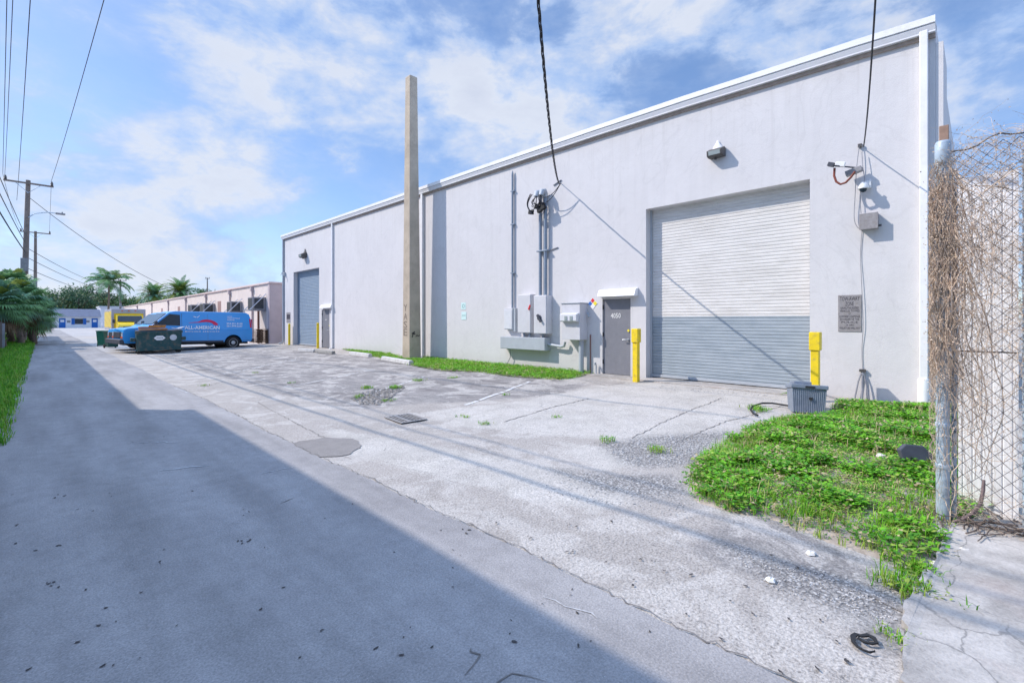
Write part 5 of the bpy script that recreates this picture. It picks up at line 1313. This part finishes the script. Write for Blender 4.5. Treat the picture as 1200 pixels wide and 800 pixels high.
def frond(w, base, az, el, L, droop, nl, ll, mi, lw=.05, lift=0):
    pts = []; p = Vector(base); e = el
    for i in range(13):
        pts.append(p.copy()); d = Vector((math.cos(az)*math.cos(e), math.sin(az)*math.cos(e), math.sin(e))); p += d*L/12; e -= droop/12*(.5+i/8)
    w.m = mi; w.tube(pts, [.045*(1-i/14) for i in range(13)], 4, cap=False)
    for j in range(nl):
        u = .12+.88*j/nl; i = min(11, int(u*12)); q = pts[i].lerp(pts[i+1], u*12-i); d = (pts[i+1]-pts[i]).normalized()
        s = d.cross(Vector((0,0,1)))
        if s.length < .01: s = Vector((-math.sin(az), math.cos(az), 0))
        s.normalize(); up = s.cross(d)
        for sg in (-1,1):
            dd_ = (s*sg+d*.55+up*(.15+lift)+Vector((0,0,rnd.uniform(-.5,-.05)))).normalized(); l = ll*math.sin(math.pi*(.15+.8*u))*rnd.uniform(.85,1.1)
            a = q; b_ = q+dd_*l*.5+Vector((0,0,-.02)); c = q+dd_*l+Vector((0,0,-.22*l)); n_ = d*lw
            w.add([a-n_*.4, a+n_*.4, b_+n_*.6, c, b_-n_*.6], [(0,1,2,4),(4,2,3)])
def palm(x, y, h, label, kindp, group=None):
    t = thing('palm_tree', label, 'palm', (x, y, -.2), 0, 'tall feather palms')
    g = MB(); n = 14; lean = .5 if kindp == 'coco' else .15
    g.tube([(lean*math.sin(i/n*2.2)*.8, 0, h*i/n) for i in range(n+1)], [(.20 if kindp == 'coco' else .30)*(1-.3*i/n)*(1+.08*(i % 2)) for i in range(n+1)], 10); g.build('trunk', M['trunk'], t, smooth=60)
    w = MB(); top = (lean*math.sin(2.2)*.8, 0, h)
    if kindp == 'coco':
        for k in range(24):
            az = k*2.4+rnd.uniform(-.2,.2); el = rnd.uniform(-.35,1.15); frond(w, top, az, el, rnd.uniform(4.0,5.2), rnd.uniform(1.0,1.8), 40, 1.2, rnd.choice((0,0,2,1,1)), .11)
    else:
        for k in range(80):
            az = k*2.4; el = -.5+1.9*(k/80)+rnd.uniform(-.1,.1); frond(w, top, az, el, rnd.uniform(3.9,4.8), rnd.uniform(.7,1.3), 36, .75, rnd.choice((0,0,1,2)), .09, .3)
    w.build('fronds', [M['palm'], M['palm2'], M['palm3']], t)
palm(tx(124.5,120), 120, 9.3, 'coconut palm with wind swept fronds behind the yellow truck', 'coco')
palm(tx(180,146), 146, 8.0, 'date palm, left one of two above the pink roof', 'date'); palm(tx(211,128), 128, 8.0, 'fuller date palm, right one of two above the pink roof', 'date')
# fan palms at left
def fan(w, p, az, el, L, R_, mi):
    d = Vector((math.cos(az)*math.cos(el), math.sin(az)*math.cos(el), math.sin(el))); w.m = mi
    tip = Vector(p)+d*L; w.tube([p, Vector(p)+d*L*.5+Vector((0,0,.04)), tip], [.022,.016,.012], 4, cap=False)
    s = d.cross(Vector((0,0,1))).normalized(); up = s.cross(d)
    n = 21
    for k in range(n):
        a = -1.75+3.5*k/(n-1); v = (d*math.cos(a)+s*math.sin(a)+up*.12*(1-abs(a)/2)).normalized(); l = R_*(1-.18*abs(a)/1.75)*rnd.uniform(.9,1.05)
        m_ = tip+v*l*.6; e = tip+v*l+Vector((0,0,-.28*l-rnd.uniform(0,.12)))
        q = v.cross(up).normalized()*.055*R_
        w.add([tip, m_+q, e, m_-q], [(0,1,2,3)])
def fan_palm(x, y, h, label, n, R_=.85):
    t = thing('fan_palm', label, 'palm', (x, y, -.15), 0, 'fan palms beside the alley')
    g = MB(); k = 16; g.tube([(.05*math.sin(i), .04*math.cos(i*1.3), h*i/k) for i in range(k+1)], [.17+.03*(i % 2) for i in range(k+1)], 10)
    for j in range(40):
        a = rnd.uniform(0,6.28); z = rnd.uniform(.1,.95)*h; g.tube([(.15*math.cos(a),.15*math.sin(a),z),(.30*math.cos(a),.30*math.sin(a),z+.22)], [.035,.012], 4)
    g.build('trunk', M['trunk'], t, smooth=60)
    w = MB()
    for j in range(n):
        el = 1.35-2.6*(j/n)+rnd.uniform(-.15,.15); az = j*2.4+rnd.uniform(-.2,.2)
        fan(w, (0,0,h+.05), az, el, rnd.uniform(.6,1.0), R_*rnd.uniform(.85,1.15), 3 if j > n*.88 else rnd.choice((0,0,1,1,2 if j < n*.3 else 0)))
    w.build('fronds', [M['palm'], M['palm2'], M['palm3'], M['palmdry']], t)
fan_palm(-1.6, 39.5, 2.5, 'fan palm at the very left edge of the picture', 70); fan_palm(-.95, 44, 2.9, 'tallest fan palm standing in front of the utility pole', 76)
fan_palm(-.40, 46.5, 2.2, 'fan palm nearest the alley, with dead fronds hanging low', 70); fan_palm(-1.5, 47.5, 3.9, 'fan palm standing behind the others by the pole', 54, .9); fan_palm(-.5, 52, 1.7, 'low bushy fan palm at the alley edge', 44); fan_palm(-2.3, 44, 3.3, 'fan palm half cut off at the left behind the fence', 50)
# grey board fence at left
t = thing('board_fence', 'weathered grey board fence at the left edge under the palms', 'fence', (-1.2, 38, -.15))
g = MB()
for k in range(24):
    y = 29+k*.36; g.box(-1.60-.0*k, -1.575, y, y+.33, -.15, 1.32+rnd.uniform(-.05,.06))
g.build('boards', M['graywood'], t, True)
g = MB()
for k in range(10): g.box(-1.5-.12*k, -1.5-.12*k+.11, 37.6, 37.63, -.15, 1.3+rnd.uniform(-.05,.05))
g.build('return_boards', M['graywood'], t, True)
for y in (29.2, 33.4, 37.5):
    g = MB(); g.box(-1.573,-1.49,y,y+.09,-.15,1.42); g.build('post', M['wood'], t, True)

# ---------------------------------------------------------------- utility poles and wires
def pole_thing(x, y, h, label, arm, lamp=False, lean=0):
    t = thing('utility_pole', label, 'utility pole', (x, y, -.2), 0, 'utility poles along the alley')
    g = MB(); g.tube([(0,0,0),(lean*.5,0,h*.5),(lean,0,h)], [.20,.17,.13], 12); g.build('shaft', M['wood'], t, smooth=50)
    for (zc, x0, x1) in arm:
        g = MB(); g.box(x0+lean, x1+lean, -.20, -.10, zc-.06, zc+.06); o = g.build('crossarm', M['wood'], t, bevel=.01)
        g = MB(); g.tube([(lean+.65 if x1 > .6 else lean, -.15, zc-.05),(lean,-.13,zc-.7)], .02, 5); g.tube([(lean-.65, -.15, zc-.05),(lean,-.13,zc-.7)], .02, 5); g.build('arm_brace', M['galv'], o)
        for xx in (x0+.1, x1-.1):
            g = MB(); g.lathe([(.05,0),(.10,.04),(.06,.10),(.10,.14),(.06,.20),(.05,.30)], (xx+lean,-.15,zc+.062), 'z', 10); g.build('insulator', M['bronze'], o, smooth=50)
    if lamp:
        g = MB(); z = h*.80; g.tube([(lean,-.1,z-.35),(lean+.35,-.1,z),(lean+1.0,-.1,z+.2),(lean+1.5,-.1,z+.2)], .035, 6); o = g.build('lamp_arm', M['galv'], t, smooth=60)
        g = MB(); g.obox((lean+1.72,-.1,z+.19), .55,.25,.12); g.box(lean+1.78,lean+1.86,-.14,-.06,z+.25,z+.36); g.build('lamp_head', M['acgrey'], o, bevel=.03)
    g = MB(); g.box(lean*.3-.20, lean*.3+.20, -.34, -.16, h*.44, h*.52); g.build('cable_box', M['acgrey'], t, bevel=.02)
    return t
P1 = (-.95, 50.0); H1 = 12.1
pole_thing(*P1, H1, 'weathered wooden utility pole with one crossarm and a street lamp arm', [(H1-.25,-1.25,1.35)], True, .28)
pole_thing(tx(41,86), 86, 13.2, 'second wooden utility pole seen behind the first, with thin crossarm', [(13.0,-1.4,1.4)], False, .05)
pole_thing(tx(141,128), 128, 10.4, 'distant wooden pole between the coconut palm and the date palms', [(10.2,-.4,1.0)], False, 0)
pole_thing(tx(243,150), 150, 13.5, 'distant wooden pole showing above the pink roof', [(13.3,-.5,.5)], False, 0)
PN = (-1.1, -.25)
pole_thing(*PN, 12.1, 'wooden utility pole with side arm reaching over the alley behind the camera', [(11.85,-.3,3.4),(8.75,-1.75,.3)], False, 0)
def wire(a, b_, sag, r, label, m=None, n=28, twist=0):
    a, b_ = Vector(a), Vector(b_); g = MB()
    def p(u): return a.lerp(b_, u)-Vector((0,0,sag*4*u*(1-u)))
    if twist:
        for ph in (0, 2.1, 4.2):
            g.tube([p(i/(n*6))+Vector((r*.9*math.cos(ph+i*twist), -r*.9*math.cos(ph+i*twist)*.8, r*.9*math.sin(ph+i*twist))) for i in range(n*6+1)], r*.75, 5, cap=False)
    else: g.tube([p(i/n) for i in range(n+1)], r, 5, cap=False)
    return props(g.build('overhead_wire', m or M['cable'], smooth=60), label, 'wire', 'overhead wires')
za = H1+.0
wire((P1[0]-1.0,50,za),(.17,-.4,12.0),.55,.013,'power line from the left end of the near crossarm')
wire((P1[0]-.3,49.9,za-1.8),(.45,-.4,11.9),.6,.013,'power line from just below the near crossarm')
wire((P1[0]-.9,50,za-.05),(.30,-.4,11.9),.75,.012,'power line hanging just beside the outermost left one')
wire((P1[0]+1.5,50,za),(1.95,-.4,12.0),.5,.013,'single power line climbing from the right end of the near crossarm')
wire((P1[0]+1.5,50,za),(tx(41,86)+1.3,86,13.1),.6,.012,'power line between the two poles on the alley side')
wire((P1[0]-1.0,50,za),(tx(41,86)-1.3,86,13.1),.6,.012,'power line between the two poles on the field side')
CX = -1.28
wire((P1[0]+.1,49.8,6.6),(-2.75,-.4,8.9),.55,.032,'thick communication cable sagging low from the near pole')
wire((P1[0]+.1,49.8,7.3),(-2.45,-.4,8.9),.35,.021,'thin communication cable above the thick one')
wire((P1[0]+.1,49.8,7.9),(-2.1,-.4,8.9),.35,.018,'uppermost communication cable on the near pole')
wire((P1[0]+.25,49.9,10.7),(PXF+.3,62,4.4),.8,.020,'service drop from the near pole to the pink building roof')
for k, (dz, lab) in enumerate(((6.9,'upper line from the near pole toward the distant pole'),(6.2,'middle line from the near pole toward the distant pole'),(5.4,'lower line from the near pole toward the distant pole'))):
    wire((P1[0]+.2,50,dz),(tx(141,128),127.8,8.8-.7*k),.9,.022,lab)
# service drops onto the white wall
E1 = (D-.35, W(657,215,.35)[0], W(657,215,.35)[1]); 
d1 = wire(E1, (-.98,-.12,9.8), 2.3, .013, 'thick twisted service drop coming down to the twin conduits', n=40, twist=.55)
E2 = (D-.25, W(1012,172,.25)[0], W(1012,172,.25)[1])
wire(E2, (-.98,-.42,9.4), 1.6, .011, 'thin service drop coming down to the hook above the security camera')
g = MB(); ya, za_ = W(657,215,.02); g.tube([(D,ya+.05,za_+.05),(D-.36,E1[1],E1[2])], .012, 6); g.tube([(D-.02,ya+.28,za_+.0),(D-.02,ya-.02,za_+.10)], .018, 6); o = g.build('drop_hook', M['greycable']); props(o, 'steel hook and bar holding the twisted service drop', 'hook')
for k, (py, lab) in enumerate(((226,'upper black tail of the twisted drop running to the weatherheads'),(240,'lower black tail of the twisted drop running to the weatherheads'))):
    a = Vector(E1); b_ = Vector((D-.30, yB-.05, zt-.05-.2*k)); g = MB(); g.tube([a.lerp(b_,u)-Vector((0,0,.12*math.sin(math.pi*u))) for u in [i/10 for i in range(11)]], .011, 6); props(g.build('cable_tail', M['cable'], smooth=60), lab, 'cable')
g = MB(); ya, za_ = W(1008,171,.02); g.tube([(D,ya,za_),(D-.26,E2[1],E2[2])], .01, 6); g.obox((D-.03,ya,za_), .06,.06,.06); props(g.build('drop_hook', M['bronze']), 'small eye hook holding the thin service drop above the camera', 'hook')

# ---------------------------------------------------------------- light, sky, camera
Ld = Vector((1, -1.2, -1.4)).normalized()
sun = bpy.data.lights.new('sun', 'SUN'); sun.energy = 3.4; sun.angle = R(.45); sun.color = (1, .915, .82)
so = bpy.data.objects.new('sun', sun); col.objects.link(so); so.rotation_euler = Ld.to_track_quat('-Z', 'Y').to_euler(); so.location = (-20, 24, 28)
wd = bpy.data.worlds.new('World'); scene.world = wd; wd.use_nodes = True; t = wd.node_tree
for n_ in list(t.nodes): t.nodes.remove(n_)
out = N(t, 'ShaderNodeOutputWorld'); sky = N(t, 'ShaderNodeTexSky', sky_type='NISHITA')
sky.sun_disc = False; sky.sun_elevation = math.asin(-Ld.z); sky.sun_rotation = math.atan2(-Ld.x, -Ld.y); sky.air_density = 1.0; sky.dust_density = .6; sky.ozone_density = 2.0
bg = N(t, 'ShaderNodeBackground', Strength=.15); t.links.new(mix(t, sky.outputs[0], (.82,.86,.97), 1.0, 'MULTIPLY'), bg.inputs['Color'])
tc = N(t, 'ShaderNodeTexCoord'); sep = N(t, 'ShaderNodeSeparateXYZ'); t.links.new(tc.outputs['Generated'], sep.inputs[0])
mp = N(t, 'ShaderNodeMapping'); mp.inputs['Location'].default_value = (1.4, .6, 2.0); mp.inputs['Scale'].default_value = (1, 1, 1.9); t.links.new(tc.outputs['Generated'], mp.inputs['Vector'])
c1 = noise(t, mp.outputs[0], 3.1, 12, .58, .2); c2 = noise(t, mp.outputs[0], 9.0, 8, .6, .2)
dens = math_(t, 'ADD', math_(t, 'MULTIPLY', c1, .72), math_(t, 'MULTIPLY', c2, .28))
def dirv(px, py): return Vector(ray(px, py)).normalized()
def blob(px, py, width, amp):
    global dens
    v = dirv(px, py); dt = N(t, 'ShaderNodeVectorMath', operation='DOT_PRODUCT'); t.links.new(tc.outputs['Generated'], dt.inputs[0]); dt.inputs[1].default_value = v
    e = math_(t, 'MULTIPLY', math_(t, 'SUBTRACT', dt.outputs['Value'], 1.0), 1/width**2*2)
    dens = math_(t, 'ADD', dens, math_(t, 'MULTIPLY', math_(t, 'EXPONENT', math_(t, 'MAXIMUM', e, -60.0), 0), amp))
for b_ in ((300,110,.20,.13),(560,60,.22,.10),(230,290,.25,.12),(620,170,.16,.14),(60,270,.25,.08),(900,40,.25,.08),(1150,110,.2,.05),(420,190,.12,-.12),(150,190,.14,-.07),(110,40,.10,-.06),(380,260,.10,-.04),(1170,60,.1,-.06),(800,130,.1,-.08)): blob(*b_)
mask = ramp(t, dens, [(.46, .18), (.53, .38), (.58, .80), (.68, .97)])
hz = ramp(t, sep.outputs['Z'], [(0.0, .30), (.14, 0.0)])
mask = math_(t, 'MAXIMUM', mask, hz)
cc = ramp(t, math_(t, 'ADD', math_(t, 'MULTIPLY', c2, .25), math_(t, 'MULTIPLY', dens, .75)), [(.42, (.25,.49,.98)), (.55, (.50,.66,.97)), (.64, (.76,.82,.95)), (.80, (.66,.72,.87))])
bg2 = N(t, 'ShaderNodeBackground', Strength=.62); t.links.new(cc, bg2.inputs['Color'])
thick = ramp(t, sep.outputs['Z'], [(.58, 0.0), (.80, 1.0)]); mask = math_(t, 'MAXIMUM', mask, math_(t, 'MULTIPLY', thick, .8))  # added bright veil overhead, out of view, to lift the shaded ground
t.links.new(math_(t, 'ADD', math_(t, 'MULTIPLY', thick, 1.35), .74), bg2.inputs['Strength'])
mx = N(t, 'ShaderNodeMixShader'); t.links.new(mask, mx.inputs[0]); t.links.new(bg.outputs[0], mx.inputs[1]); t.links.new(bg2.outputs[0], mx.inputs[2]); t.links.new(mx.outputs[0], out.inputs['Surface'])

cam = bpy.data.cameras.new('camera'); co = bpy.data.objects.new('camera', cam); col.objects.link(co)
cam.sensor_width = 36; cam.sensor_fit = 'HORIZONTAL'; cam.lens = 36*FPX/1200; cam.shift_y = -24/1200; cam.clip_start = .05; cam.clip_end = 3000
co.location = (0, 0, CZ); co.rotation_euler = (R(90), 0, -TH); scene.camera = co
vs_ = scene.view_settings; vs_.view_transform = 'Standard'; vs_.look = 'None'; vs_.exposure = .41; vs_.gamma = 1
